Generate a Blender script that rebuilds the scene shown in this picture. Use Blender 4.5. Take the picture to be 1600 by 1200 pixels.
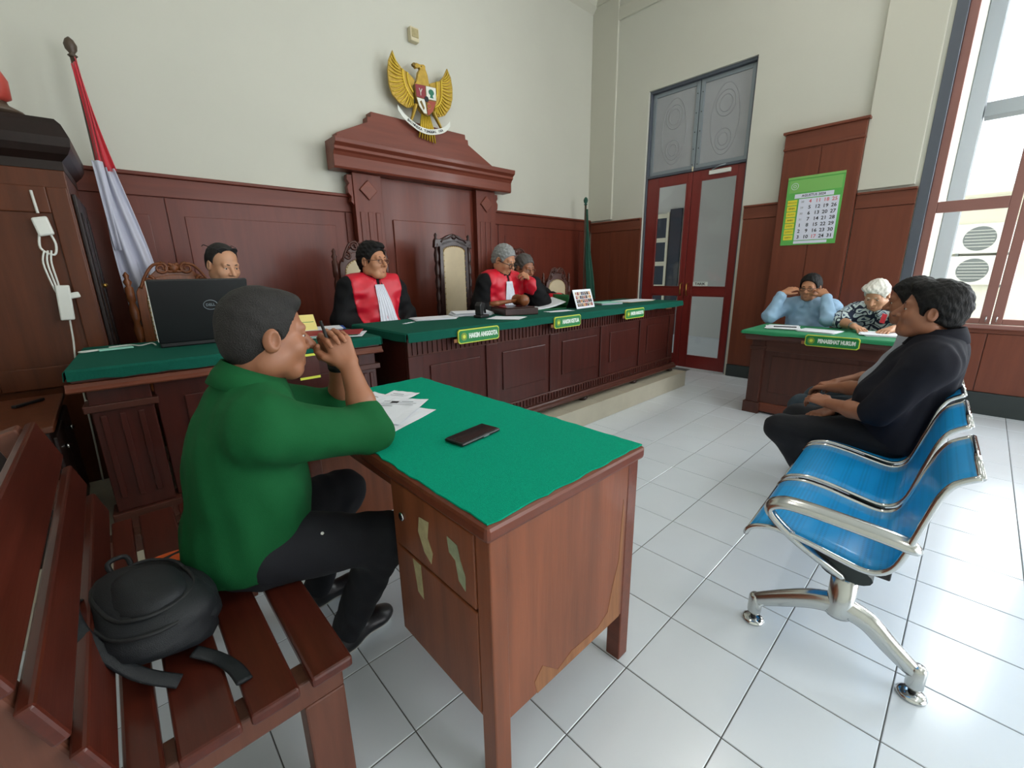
import bpy, bmesh, math, random
import numpy as np
from mathutils import Vector, Matrix, Euler

for _o in list(bpy.data.objects):
    bpy.data.objects.remove(_o, do_unlink=True)
SC = bpy.context.scene
COL = SC.collection
PI = math.pi
random.seed(7)

# ------------------------------------------------------------------ camera
cam_d = bpy.data.cameras.new('camera')
cam_d.sensor_width = 36.0
cam_d.lens = 669.247 / 1600 * 36.0
cam_d.clip_start = 0.02
cam = bpy.data.objects.new('camera', cam_d)
COL.objects.link(cam)
_yaw, _pit, _rol = 0.747441, 0.255341, -0.017545
_F = Vector((math.sin(_yaw) * math.cos(_pit), math.cos(_yaw) * math.cos(_pit), -math.sin(_pit)))
_R = Vector((math.cos(_yaw), -math.sin(_yaw), 0))
_U = _R.cross(_F)
_R2 = _R * math.cos(_rol) + _U * math.sin(_rol)
_U2 = _U * math.cos(_rol) - _R * math.sin(_rol)
_m = Matrix((_R2, _U2, -_F)).transposed().to_4x4()
_m.translation = Vector((0, 0, 1.25))
cam.matrix_world = _m
SC.camera = cam

# ------------------------------------------------------------------ world, daylight, exposure
world = bpy.data.worlds.new('sky')
SC.world = world
world.use_nodes = True
_nt = world.node_tree
_bg = _nt.nodes['Background']
_sky = _nt.nodes.new('ShaderNodeTexSky')
_sky.sky_type = 'HOSEK_WILKIE'
_sky.turbidity = 6.0
_sky.sun_direction = (0.25, -0.45, 0.85)
_mix = _nt.nodes.new('ShaderNodeMixRGB')
_mix.inputs[0].default_value = 0.6
_mix.inputs[2].default_value = (1.0, 1.0, 1.0, 1)
_nt.links.new(_sky.outputs[0], _mix.inputs[1])
_nt.links.new(_mix.outputs[0], _bg.inputs[0])
_bg.inputs[1].default_value = 3.0


def area_light(name, loc, rot, sx, sy, power, color=(1, 1, 1)):
    l = bpy.data.lights.new(name, 'AREA')
    l.shape = 'RECTANGLE'
    l.size = sx
    l.size_y = sy
    l.energy = power
    l.color = color
    o = bpy.data.objects.new(name, l)
    o.location = loc
    o.rotation_euler = rot
    COL.objects.link(o)
    return o


# daylight that comes in through the window openings of the right wall (faces -X) ...
for _k, _y in enumerate((-1.15, -3.05)):
    area_light('window_daylight', (5.95, _y, 2.25), (0, PI / 2, 0), 2.6, 1.5, 215, (0.93, 0.97, 1.0))
# ... and through the open doorway at the end of the hall behind the camera (faces +Y)
area_light('doorway_daylight', (3.3, -4.75, 1.9), (PI / 2, 0, 0), 3.0, 2.8, 75, (0.95, 0.98, 1.0))
SC.view_settings.view_transform = 'Standard'
SC.view_settings.look = 'None'
SC.view_settings.gamma = 1.0
SC.view_settings.use_curve_mapping = False
SC.view_settings.exposure = 0.46


# ------------------------------------------------------------------ materials
def srgb(r, g, b):
    def f(c):
        c /= 255.0
        return c / 12.92 if c <= 0.04045 else ((c + 0.055) / 1.055) ** 2.4
    return (f(r), f(g), f(b), 1.0)


def mat(name, col, rough=0.5, metal=0.0, var=0.0, vscale=6.0, bump=0.0, bscale=200.0, coat=0.0,
        emit=None, estr=0.0, alpha=1.0, trans=0.0, stretch=(1, 1, 1), spec=0.5, sheen=0.0, dark=0.55):
    m = bpy.data.materials.new(name)
    m.use_nodes = True
    nt = m.node_tree
    b = nt.nodes['Principled BSDF']
    c = srgb(*col)
    b.inputs['Base Color'].default_value = c
    b.inputs['Roughness'].default_value = rough
    b.inputs['Metallic'].default_value = metal
    b.inputs['Specular IOR Level'].default_value = spec
    if coat:
        b.inputs['Coat Weight'].default_value = coat
        b.inputs['Coat Roughness'].default_value = 0.12
    if sheen:
        b.inputs['Sheen Weight'].default_value = sheen
    if trans:
        b.inputs['Transmission Weight'].default_value = trans
    if alpha < 1:
        b.inputs['Alpha'].default_value = alpha
    if emit:
        b.inputs['Emission Color'].default_value = srgb(*emit)
        b.inputs['Emission Strength'].default_value = estr
    if var or bump:
        tc = nt.nodes.new('ShaderNodeTexCoord')
        mp = nt.nodes.new('ShaderNodeMapping')
        mp.inputs['Scale'].default_value = stretch
        nt.links.new(tc.outputs['Object'], mp.inputs[0])
    if var:
        n = nt.nodes.new('ShaderNodeTexNoise')
        n.inputs['Scale'].default_value = vscale
        n.inputs['Detail'].default_value = 5
        n.inputs['Roughness'].default_value = 0.6
        nt.links.new(mp.outputs[0], n.inputs[0])
        r = nt.nodes.new('ShaderNodeValToRGB')
        r.color_ramp.elements[0].position = 0.3
        r.color_ramp.elements[1].position = 0.72
        k0 = 1 - var * dark
        k1 = 1 + var * (1 - dark)
        r.color_ramp.elements[0].color = (c[0] * k0, c[1] * k0, c[2] * k0, 1)
        r.color_ramp.elements[1].color = (min(1, c[0] * k1), min(1, c[1] * k1), min(1, c[2] * k1), 1)
        nt.links.new(n.outputs[0], r.inputs[0])
        nt.links.new(r.outputs[0], b.inputs['Base Color'])
    if bump:
        n2 = nt.nodes.new('ShaderNodeTexNoise')
        n2.inputs['Scale'].default_value = bscale
        n2.inputs['Detail'].default_value = 3
        nt.links.new(mp.outputs[0], n2.inputs[0])
        bp = nt.nodes.new('ShaderNodeBump')
        bp.inputs['Strength'].default_value = bump
        bp.inputs['Distance'].default_value = 0.01
        nt.links.new(n2.outputs[0], bp.inputs['Height'])
        nt.links.new(bp.outputs[0], b.inputs['Normal'])
    return m


def wood(name, col, rough=0.35, grain='z', coat=0.25, var=0.55, vscale=5.0, spec=0.32):
    coat *= 0.4
    s = {'z': (9, 9, 0.7), 'x': (0.7, 9, 9), 'y': (9, 0.7, 9)}[grain]
    return mat(name, col, rough, var=var, vscale=vscale, stretch=s, coat=coat, bump=0.03, bscale=14, spec=spec)


M = {}
M['wall'] = mat('wall_paint', (200, 200, 189), 0.75, var=0.05, vscale=1.2, bump=0.03, bscale=60)
M['ceiling'] = mat('ceiling_paint', (205, 206, 200), 0.8)
M['plaster_trim'] = mat('plaster_trim', (196, 195, 182), 0.7)
M['tile'] = mat('tile_glaze', (218, 226, 234), 0.19, var=0.05, vscale=2.5, coat=0.15, bump=0.012, bscale=9)
M['grout'] = mat('grout', (92, 94, 94), 0.85, var=0.2, vscale=30)
M['beige'] = mat('platform_beige', (186, 180, 162), 0.35, var=0.12, vscale=6)
M['wains'] = wood('wainscot_wood', (102, 44, 31), 0.42, 'z', 0.2, 0.35, 2.0)
M['wains_h'] = wood('wainscot_rail_wood', (106, 48, 34), 0.42, 'x', 0.2, 0.35, 2.0)
M['wains_y'] = wood('wainscot_rail_wood_y_sheen', (112, 60, 43), 0.38, 'y', 0.25, 0.3, 2.0)  # right wall rails, same sheen coloured in
M['wains_r'] = wood('wainscot_wood_right_sheen', (110, 58, 41), 0.38, 'z', 0.25, 0.3, 2.0)  # lighter than the back wainscot: sheen from the windows put into the colour
M['throne'] = wood('throne_wood', (106, 48, 34), 0.4, 'z', 0.2, 0.3, 2.0)
M['throne_h'] = wood('throne_wood_horizontal', (118, 60, 45), 0.4, 'x', 0.25, 0.3, 2.0)
M['jdesk'] = wood('judge_desk_wood', (70, 29, 23), 0.36, 'z', 0.3, 0.45, 3.0)
M['jdesk_h'] = wood('judge_desk_rail_wood', (80, 42, 33), 0.36, 'x', 0.3, 0.4, 3.0)
M['desk'] = wood('desk_wood', (124, 69, 43), 0.36, 'z', 0.25, 0.5, 2.2)
M['desk_edge'] = wood('desk_edge_wood', (106, 54, 36), 0.34, 'y', 0.3, 0.4, 4.0)
M['desk_edge_x'] = wood('desk_edge_wood_x', (104, 52, 34), 0.34, 'x', 0.3, 0.4, 4.0)
M['desk_worn'] = wood('worn_bare_wood', (142, 94, 60), 0.5, 'z', 0.05, 0.5, 6.0)
M['bench'] = wood('bench_wood', (78, 32, 22), 0.3, 'y', 0.35, 0.5, 4.0)
M['bench_end'] = wood('bench_end_wood', (98, 58, 44), 0.45, 'z', 0.15, 0.35, 4.0)
M['ptable'] = wood('counsel_table_wood', (74, 41, 33), 0.36, 'z', 0.3, 0.4, 3.0)
M['ptable_y'] = wood('counsel_table_rail_wood', (80, 46, 37), 0.36, 'y', 0.3, 0.4, 3.0)
M['carved'] = wood('carved_chair_wood', (76, 38, 28), 0.32, 'z', 0.35, 0.5, 8.0)
M['carved_dark'] = wood('carved_chair_wood_dark', (52, 30, 27), 0.34, 'z', 0.35, 0.5, 8.0)
M['carved_light'] = wood('carved_chair_wood_light', (128, 74, 42), 0.32, 'z', 0.35, 0.5, 8.0)
M['hutch'] = wood('hutch_wood', (86, 43, 22), 0.36, 'z', 0.25, 0.4, 2.5)
M['hutch_shaded'] = wood('hutch_wood_shaded', (32, 19, 16), 0.4, 'y', 0.2, 0.4, 2.5)  # darker copy of the hutch wood, shade on the cabinet fronts painted in
M['cushion'] = mat('cream_upholstery', (202, 186, 156), 0.75, var=0.12, vscale=8, bump=0.1, bscale=300)
M['brass'] = mat('brass_stud', (176, 138, 72), 0.3, 1.0)
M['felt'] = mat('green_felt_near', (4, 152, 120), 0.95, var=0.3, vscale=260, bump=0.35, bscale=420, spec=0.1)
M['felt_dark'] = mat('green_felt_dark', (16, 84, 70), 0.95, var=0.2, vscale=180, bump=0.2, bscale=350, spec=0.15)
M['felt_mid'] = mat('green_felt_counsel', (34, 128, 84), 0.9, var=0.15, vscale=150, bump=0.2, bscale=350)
M['door_red'] = mat('door_red_paint', (120, 38, 35), 0.35, var=0.12, vscale=5, stretch=(4, 4, 1), coat=0.2)
M['win_red'] = mat('window_red_paint_glare', (138, 94, 86), 0.4, var=0.12, vscale=5, coat=0.15)  # washed pale: glare around the window mixed into the paint colour
M['jamb_grey'] = mat('grey_jamb_paint', (82, 88, 98), 0.5)
M['frost'] = mat('frosted_glass', (158, 161, 165), 0.45, var=0.1, vscale=4, spec=0.5)
M['frost_line'] = mat('frosted_glass_pattern', (153, 156, 160), 0.55)
M['alu'] = mat('grey_aluminium', (140, 150, 158), 0.4, 0.5)
M['chrome'] = mat('chrome', (205, 208, 208), 0.12, 1.0)
M['alu_cast'] = mat('polished_cast_aluminium', (196, 198, 196), 0.2, 1.0)
M['blue'] = mat('blue_perforated_steel', (10, 128, 196), 0.42, 0.0, coat=0.15)
M['black_plastic'] = mat('black_plastic', (22, 22, 24), 0.4)
M['black_rubber'] = mat('black_rubber', (24, 26, 28), 0.7)
M['dark_green_rubber'] = mat('dark_beam_plastic', (34, 46, 46), 0.5)
M['base_black'] = mat('dark_skirting', (40, 48, 48), 0.4, var=0.15, vscale=8)
M['paper'] = mat('white_paper', (226, 230, 238), 0.8)
M['paper_grey'] = mat('grey_print', (92, 96, 104), 0.8)
M['paper_lgrey'] = mat('light_grey_print', (168, 172, 180), 0.8)
M['paper_yellow'] = mat('yellow_paper', (232, 216, 136), 0.8)
M['paper_old'] = mat('old_paper_scrap', (172, 160, 120), 0.85, var=0.3, vscale=40)
M['paper_old2'] = mat('old_green_scrap', (140, 146, 118), 0.85, var=0.35, vscale=40)
M['folder_red'] = mat('red_folder', (150, 34, 40), 0.6)
M['folder_green'] = mat('green_folder', (30, 120, 72), 0.6)
M['folder_blue'] = mat('blue_folder', (40, 80, 170), 0.6)
M['mint'] = mat('mint_plastic', (150, 214, 196), 0.5)
M['white_plastic'] = mat('white_plastic', (218, 220, 214), 0.45)
M['cream_plastic'] = mat('cream_plastic', (206, 196, 164), 0.5)
M['sign_green'] = mat('sign_green', (14, 122, 60), 0.45)
M['sign_yellow'] = mat('sign_yellow', (206, 214, 70), 0.5)
M['sign_white'] = mat('sign_white', (222, 232, 224), 0.5)
M['sign_olive'] = mat('sign_olive', (120, 146, 50), 0.5)
M['cal_green'] = mat('calendar_green', (94, 176, 84), 0.45, var=0.3, vscale=6)
M['cal_green2'] = mat('calendar_band_green', (122, 182, 96), 0.45)
M['cal_yellow'] = mat('calendar_yellow', (226, 214, 58), 0.5)
M['cal_white'] = mat('calendar_white', (216, 220, 236), 0.5)
M['ink'] = mat('black_ink', (34, 34, 42), 0.7)
M['ink_red'] = mat('red_ink', (206, 100, 110), 0.7)
M['gold'] = mat('gold_paint', (182, 150, 60), 0.42, 0.35, var=0.35, vscale=25)
M['gold_bright'] = mat('bright_gold_paint', (214, 184, 62), 0.4, 0.3, var=0.2, vscale=25)
M['gold_dark'] = mat('dark_gold_paint', (120, 96, 40), 0.5, 0.3)
M['shield_red'] = mat('shield_red', (134, 36, 48), 0.5)
M['shield_red2'] = mat('shield_rust', (158, 66, 48), 0.5)
M['shield_white'] = mat('shield_white', (220, 222, 214), 0.5)
M['tree_green'] = mat('tree_green', (30, 110, 84), 0.5)
M['flag_red'] = mat('flag_red', (206, 40, 58), 0.6, sheen=0.3)
M['flag_white'] = mat('flag_white', (196, 198, 214), 0.7, sheen=0.2)
M['flag_green'] = mat('flag_green', (14, 78, 62), 0.6, sheen=0.2)
M['pole'] = mat('dark_pole', (78, 64, 52), 0.45, var=0.3, vscale=8)
M['skin_tan'] = mat('skin_tan', (186, 130, 97), 0.5, var=0.12, vscale=14)
M['skin_brown'] = mat('skin_brown', (152, 100, 73), 0.48, var=0.12, vscale=14)
M['skin_dark'] = mat('skin_dark', (158, 104, 78), 0.45, var=0.12, vscale=14)
M['skin_light'] = mat('skin_light', (196, 146, 114), 0.5, var=0.1, vscale=14)
M['lip'] = mat('lips', (138, 76, 66), 0.5)
M['hair_black'] = mat('black_hair', (18, 17, 18), 0.6, spec=0.25, var=0.5, vscale=60, bump=0.5, bscale=160, stretch=(1, 1, 0.3))
M['hair_short'] = mat('cropped_black_hair', (30, 27, 26), 0.7, var=0.5, vscale=120, bump=0.5, bscale=300)
M['hair_grey'] = mat('grey_hair', (138, 140, 140), 0.6, var=0.5, vscale=60, bump=0.5, bscale=160)
M['hair_salt'] = mat('salt_pepper_hair', (82, 78, 76), 0.6, var=0.6, vscale=60, bump=0.5, bscale=160)
M['hair_white'] = mat('white_hair', (222, 220, 212), 0.6, var=0.25, vscale=50, bump=0.5, bscale=140)
M['eye_white'] = mat('eye_white', (216, 208, 200), 0.25)
M['eye_dark'] = mat('iris_dark', (34, 22, 18), 0.2)
M['shirt_green'] = mat('green_shirt', (15, 84, 44), 0.85, var=0.2, vscale=5, bump=0.15, bscale=500, spec=0.2)
M['shirt_black'] = mat('charcoal_shirt', (30, 31, 40), 0.85, var=0.25, vscale=6, bump=0.12, bscale=400, spec=0.2)
M['shirt_grey'] = mat('grey_shirt', (150, 156, 166), 0.85, var=0.15, vscale=6, bump=0.12, bscale=400)
M['shirt_blue'] = mat('pale_blue_shirt', (150, 184, 214), 0.8, var=0.1, vscale=6, bump=0.1, bscale=400)
M['jeans'] = mat('dark_jeans', (44, 60, 72), 0.85, var=0.25, vscale=12, bump=0.15, bscale=400)
M['trouser_black'] = mat('black_trousers', (12, 15, 24), 0.85, var=0.25, vscale=10, bump=0.12, bscale=300)
M['robe'] = mat('black_robe', (10, 10, 14), 0.75, var=0.3, vscale=6, bump=0.1, bscale=200, spec=0.25)
M['robe_red'] = mat('red_satin', (204, 20, 46), 0.42, var=0.25, vscale=9)
M['jabot'] = mat('white_jabot_cloth', (222, 224, 236), 0.75)
M['shoe'] = mat('black_shoe', (20, 20, 24), 0.4)
M['shoe_sole'] = mat('white_sole', (186, 188, 180), 0.6)
M['bag'] = mat('black_nylon', (20, 25, 30), 0.6, var=0.35, vscale=20, bump=0.25, bscale=500)
M['orange'] = mat('orange_cloth', (232, 96, 26), 0.7)
M['watch'] = mat('watch_steel', (176, 172, 160), 0.25, 1.0)
M['leather'] = mat('brown_belt_leather', (120, 76, 56), 0.55)
M['red_lacquer'] = mat('red_lacquer', (176, 66, 56), 0.45)
M['ac_white'] = mat('ac_unit_white', (226, 226, 216), 0.5)
M['ac_grille'] = mat('ac_unit_grille', (104, 110, 108), 0.6)
M['outer_wall'] = mat('outer_wall_paint', (232, 230, 214), 0.8, var=0.08, vscale=1.0)
M['outer_col'] = mat('porch_column_paint', (150, 156, 164), 0.8)
M['outer_beam'] = mat('porch_beam_paint', (120, 126, 132), 0.7)
M['pavement'] = mat('pavement', (190, 188, 180), 0.9, var=0.1, vscale=3)
M['corridor'] = mat('corridor_paint', (206, 206, 200), 0.8)
M['yellow_pipe'] = mat('pale_yellow_pipe', (222, 214, 150), 0.5)
M['lamp'] = mat('lamp_diffuser', (240, 240, 236), 0.5, emit=(255, 247, 236), estr=16.0)


def glass_mat():
    m = bpy.data.materials.new('clear_glass')
    m.use_nodes = True
    nt = m.node_tree
    nt.nodes.remove(nt.nodes['Principled BSDF'])
    out = nt.nodes['Material Output']
    t = nt.nodes.new('ShaderNodeBsdfTransparent')
    t.inputs[0].default_value = (0.95, 0.97, 0.97, 1)
    g = nt.nodes.new('ShaderNodeBsdfGlossy')
    g.inputs['Roughness'].default_value = 0.03
    lw = nt.nodes.new('ShaderNodeLayerWeight')
    lw.inputs[0].default_value = 0.35
    p4 = nt.nodes.new('ShaderNodeMath')
    p4.operation = 'POWER'
    p4.inputs[1].default_value = 3.0
    nt.links.new(lw.outputs['Facing'], p4.inputs[0])
    fr = nt.nodes.new('ShaderNodeMath')
    fr.operation = 'MULTIPLY_ADD'
    fr.inputs[1].default_value = 0.5
    fr.inputs[2].default_value = 0.03
    nt.links.new(p4.outputs[0], fr.inputs[0])
    mx = nt.nodes.new('ShaderNodeMixShader')
    nt.links.new(fr.outputs[0], mx.inputs[0])
    nt.links.new(t.outputs[0], mx.inputs[1])
    nt.links.new(g.outputs[0], mx.inputs[2])
    nt.links.new(mx.outputs[0], out.inputs[0])
    return m


M['glass'] = glass_mat()


def batik_mat():
    m = bpy.data.materials.new('batik_cloth')
    m.use_nodes = True
    nt = m.node_tree
    b = nt.nodes['Principled BSDF']
    b.inputs['Roughness'].default_value = 0.8
    tc = nt.nodes.new('ShaderNodeTexCoord')
    n = nt.nodes.new('ShaderNodeTexNoise')
    n.inputs['Scale'].default_value = 9
    n.inputs['Detail'].default_value = 1
    mx = nt.nodes.new('ShaderNodeMixRGB')
    mx.inputs[0].default_value = 0.22
    nt.links.new(tc.outputs['Object'], n.inputs[0])
    nt.links.new(tc.outputs['Object'], mx.inputs[1])
    nt.links.new(n.outputs[1], mx.inputs[2])
    v = nt.nodes.new('ShaderNodeTexVoronoi')
    v.feature = 'DISTANCE_TO_EDGE'
    v.inputs['Scale'].default_value = 13
    nt.links.new(mx.outputs[0], v.inputs[0])
    r = nt.nodes.new('ShaderNodeValToRGB')
    r.color_ramp.interpolation = 'CONSTANT'
    e = r.color_ramp.elements
    e[0].position = 0.0
    e[0].color = srgb(30, 42, 66)
    e[1].position = 0.10
    e[1].color = srgb(206, 222, 224)
    x = e.new(0.27)
    x.color = srgb(62, 84, 116)
    x = e.new(0.36)
    x.color = srgb(198, 214, 220)
    nt.links.new(v.outputs['Distance'], r.inputs[0])
    nt.links.new(r.outputs[0], b.inputs['Base Color'])
    return m


M['batik'] = batik_mat()


# ------------------------------------------------------------------ mesh helpers
class MB:
    """collects shapes; build() links them as ONE mesh object"""

    def __init__(self):
        self.v = []
        self.f = []

    def add(self, vs, fs):
        n = len(self.v)
        self.v += [tuple(p) for p in vs]
        self.f += [tuple(i + n for i in f) for f in fs]
        return self

    def box(self, x0, x1, y0, y1, z0, z1):
        vs = [(x, y, z) for x in (x0, x1) for y in (y0, y1) for z in (z0, z1)]
        return self.add(vs, [(0, 1, 3, 2), (4, 6, 7, 5), (0, 4, 5, 1), (2, 3, 7, 6), (0, 2, 6, 4), (1, 5, 7, 3)])

    def obox(self, c, ax, ay, az):
        c, ax, ay, az = map(Vector, (c, ax, ay, az))
        vs = [c + ax * i + ay * j + az * k for i in (-1, 1) for j in (-1, 1) for k in (-1, 1)]
        return self.add(vs, [(0, 1, 3, 2), (4, 6, 7, 5), (0, 4, 5, 1), (2, 3, 7, 6), (0, 2, 6, 4), (1, 5, 7, 3)])

    def prism(self, pts, fn, d0, d1):
        """polygon pts (a,b), extruded from d0 to d1; fn(a,b,d)->xyz"""
        n = len(pts)
        vs = [fn(a, b, d0) for a, b in pts] + [fn(a, b, d1) for a, b in pts]
        fs = [tuple(range(n))[::-1], tuple(range(n, 2 * n))]
        fs += [(i, (i + 1) % n, n + (i + 1) % n, n + i) for i in range(n)]
        return self.add(vs, fs)

    def tube(self, pts, r, seg=8, closed=False, flat=None):
        pts = [Vector(p) for p in pts]
        n = len(pts)
        rs = r if isinstance(r, (list, tuple)) else [r] * n
        up = Vector((0, 0, 1))
        vs, fs = [], []
        prev = None
        for i, p in enumerate(pts):
            if closed:
                t = pts[(i + 1) % n] - pts[i - 1]
            else:
                t = pts[min(i + 1, n - 1)] - pts[max(i - 1, 0)]
            if t.length < 1e-9:
                t = Vector((0, 0, 1))
            t.normalize()
            if prev is None:
                a = up if abs(t.z) < 0.9 else Vector((1, 0, 0))
                u = (a - t * a.dot(t)).normalized()
            else:
                u = (prev - t * prev.dot(t))
                u = u.normalized() if u.length > 1e-6 else prev
            prev = u
            w = t.cross(u)
            for k in range(seg):
                an = 2 * PI * k / seg
                ru, rw = (rs[i], rs[i]) if flat is None else (rs[i] * flat[0], rs[i] * flat[1])
                vs.append(p + u * math.cos(an) * ru + w * math.sin(an) * rw)
        m = n if closed else n - 1
        for i in range(m):
            for k in range(seg):
                a, b = i * seg + k, i * seg + (k + 1) % seg
                c, d = ((i + 1) % n) * seg + (k + 1) % seg, ((i + 1) % n) * seg + k
                fs.append((a, b, c, d))
        if not closed:
            fs.append(tuple(range(seg))[::-1])
            fs.append(tuple((n - 1) * seg + k for k in range(seg)))
        return self.add(vs, fs)

    def lathe(self, prof, c=(0, 0, 0), seg=16, axis='z'):
        vs, fs = [], []
        n = len(prof)
        for r, z in prof:
            for k in range(seg):
                a = 2 * PI * k / seg
                p = (r * math.cos(a), r * math.sin(a), z)
                if axis == 'y':
                    p = (p[0], p[2], p[1])
                elif axis == 'x':
                    p = (p[2], p[0], p[1])
                vs.append((c[0] + p[0], c[1] + p[1], c[2] + p[2]))
        for i in range(n - 1):
            for k in range(seg):
                fs.append((i * seg + k, i * seg + (k + 1) % seg, (i + 1) * seg + (k + 1) % seg, (i + 1) * seg + k))
        fs.append(tuple(range(seg))[::-1])
        fs.append(tuple((n - 1) * seg + k for k in range(seg)))
        return self.add(vs, fs)

    def ball(self, c, r, seg=12, rings=8):
        rx, ry, rz = r if isinstance(r, (tuple, list)) else (r, r, r)
        vs, fs = [(c[0], c[1], c[2] - rz)], []
        for i in range(1, rings):
            t = PI * i / rings
            for k in range(seg):
                a = 2 * PI * k / seg
                vs.append((c[0] + rx * math.sin(t) * math.cos(a), c[1] + ry * math.sin(t) * math.sin(a), c[2] - rz * math.cos(t)))
        vs.append((c[0], c[1], c[2] + rz))
        for k in range(seg):
            fs.append((0, 1 + (k + 1) % seg, 1 + k))
            fs.append((len(vs) - 1, 1 + (rings - 2) * seg + k, 1 + (rings - 2) * seg + (k + 1) % seg))
        for i in range(rings - 2):
            for k in range(seg):
                a = 1 + i * seg
                fs.append((a + k, a + (k + 1) % seg, a + seg + (k + 1) % seg, a + seg + k))
        return self.add(vs, fs)

    def sheet(self, rows, t=0.0):
        """grid of points rows[i][j]; optional thickness along -normal approximated by z"""
        n, m = len(rows), len(rows[0])
        vs = [p for r in rows for p in r]
        fs = [(i * m + j, i * m + j + 1, (i + 1) * m + j + 1, (i + 1) * m + j) for i in range(n - 1) for j in range(m - 1)]
        return self.add(vs, fs)

    def mesh(self, name):
        me = bpy.data.meshes.new(name)
        me.from_pydata(self.v, [], self.f)
        me.update()
        return me

    def build(self, name, m, parent=None, smooth=False, bevel=0.0, solid=0.0, sub=0, fix=True, loc=None, rotz=None):
        me = self.mesh(name)
        if fix:
            bm = bmesh.new()
            bm.from_mesh(me)
            bmesh.ops.recalc_face_normals(bm, faces=bm.faces)
            bm.to_mesh(me)
            bm.free()
        o = bpy.data.objects.new(name, me)
        COL.objects.link(o)
        me.materials.append(M[m] if isinstance(m, str) else m)
        if smooth:
            me.polygons.foreach_set('use_smooth', [True] * len(me.polygons))
        if solid:
            md = o.modifiers.new('solid', 'SOLIDIFY')
            md.thickness = solid
            md.offset = 0
        if sub:
            md = o.modifiers.new('sub', 'SUBSURF')
            md.levels = sub
            md.render_levels = sub
        if bevel:
            md = o.modifiers.new('bevel', 'BEVEL')
            md.width = bevel
            md.segments = 2
            md.limit_method = 'ANGLE'
            md.angle_limit = 0.6
        if parent is not None:
            o.parent = parent
        if loc is not None:
            o.location = loc
        if rotz is not None:
            o.rotation_euler = (0, 0, rotz)
        return o


def B(x0, x1, y0, y1, z0, z1):
    return MB().box(x0, x1, y0, y1, z0, z1)


def thing(name, label, cat, loc=(0, 0, 0), rotz=0.0, group=None):
    o = bpy.data.objects.new(name, None)
    COL.objects.link(o)
    o.empty_display_size = 0.05
    o.location = loc
    o.rotation_euler = (0, 0, rotz)
    return tag(o, label, cat, group)


def tag(o, label, cat, group=None):
    o['label'] = label
    o['category'] = cat
    if group:
        o['group'] = group
    return o


def struct(o, label=None):
    o['kind'] = 'structure'
    if label:
        o['label'] = label
    return o


def copy_thing(root, loc=None, rotz=None, label=None):
    r = root.copy()
    COL.objects.link(r)
    if loc is not None:
        r.location = loc
    if rotz is not None:
        r.rotation_euler = (0, 0, rotz)
    if label:
        r['label'] = label
    for ch in list(root.children):
        c = ch.copy()
        COL.objects.link(c)
        c.parent = r
        for g in list(ch.children):
            d = g.copy()
            COL.objects.link(d)
            d.parent = c
    return r


_DG = None


def text_mesh(body, size, extrude=0.0006, align='CENTER', bold=0.0, xs=1.0):
    cu = bpy.data.curves.new('t', 'FONT')
    cu.body = body
    cu.size = size
    cu.extrude = extrude
    cu.align_x = align
    cu.align_y = 'CENTER'
    cu.resolution_u = 2
    cu.offset = bold
    o = bpy.data.objects.new('t', cu)
    COL.objects.link(o)
    dg = bpy.context.evaluated_depsgraph_get()
    me = bpy.data.meshes.new_from_object(o.evaluated_get(dg))
    bpy.data.objects.remove(o, do_unlink=True)
    bpy.data.curves.remove(cu)
    if xs != 1.0:
        me.transform(Matrix.Scale(xs, 4, (1, 0, 0)))
    return me


def text_obj(name, body, size, m, origin, right, up, parent=None, align='CENTER', bold=0.0, xs=1.0, inv=None):
    """flat lettering whose x runs along `right`, y along `up`"""
    me = text_mesh(body, size, 0.0006, align, bold, xs)
    r = Vector(right).normalized()
    u = Vector(up)
    u = (u - r * u.dot(r)).normalized()
    n = r.cross(u)
    mt = Matrix((r, u, n)).transposed().to_4x4()
    mt.translation = Vector(origin)
    me.transform(mt)
    me.materials.clear()
    me.materials.append(M[m])
    o = bpy.data.objects.new(name, me)
    COL.objects.link(o)
    if parent is not None:
        o.parent = parent
    return o


def smooth_path(pts, n=6, closed=False):
    """Catmull-Rom through pts"""
    P = [Vector(p) for p in pts]
    out = []
    m = len(P)
    for i in range(m if closed else m - 1):
        p0 = P[(i - 1) % m] if (closed or i > 0) else P[0]
        p1 = P[i]
        p2 = P[(i + 1) % m]
        p3 = P[(i + 2) % m] if (closed or i + 2 < m) else P[-1]
        for k in range(n):
            t = k / n
            out.append(0.5 * ((2 * p1) + (p2 - p0) * t + (2 * p0 - 5 * p1 + 4 * p2 - p3) * t * t + (3 * p1 - p0 - 3 * p2 + p3) * t ** 3))
    if not closed:
        out.append(P[-1])
    return out
# ================================================================== THE ROOM
XL, XR, YF, YB, ZC = -0.65, 5.34, -4.6, 4.05, 4.75
WT = 0.22
TX, TY, TS = 0.7175, 0.5754, 0.3003          # tile grid


# ---- floor: a grout bed with single tiles on it
floor = struct(B(XL - WT, XR + 0.02, YF - WT, YB + WT, -0.12, -0.0025).build('floor', 'grout'))


def _proj(p):
    d = Vector(p) - Vector((0, 0, 1.25))
    z = d.dot(_F)
    if z < 0.15:
        return None
    return 800 + 669.247 * d.dot(_R2) / z, 600 - 669.247 * d.dot(_U2) / z, z


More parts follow.
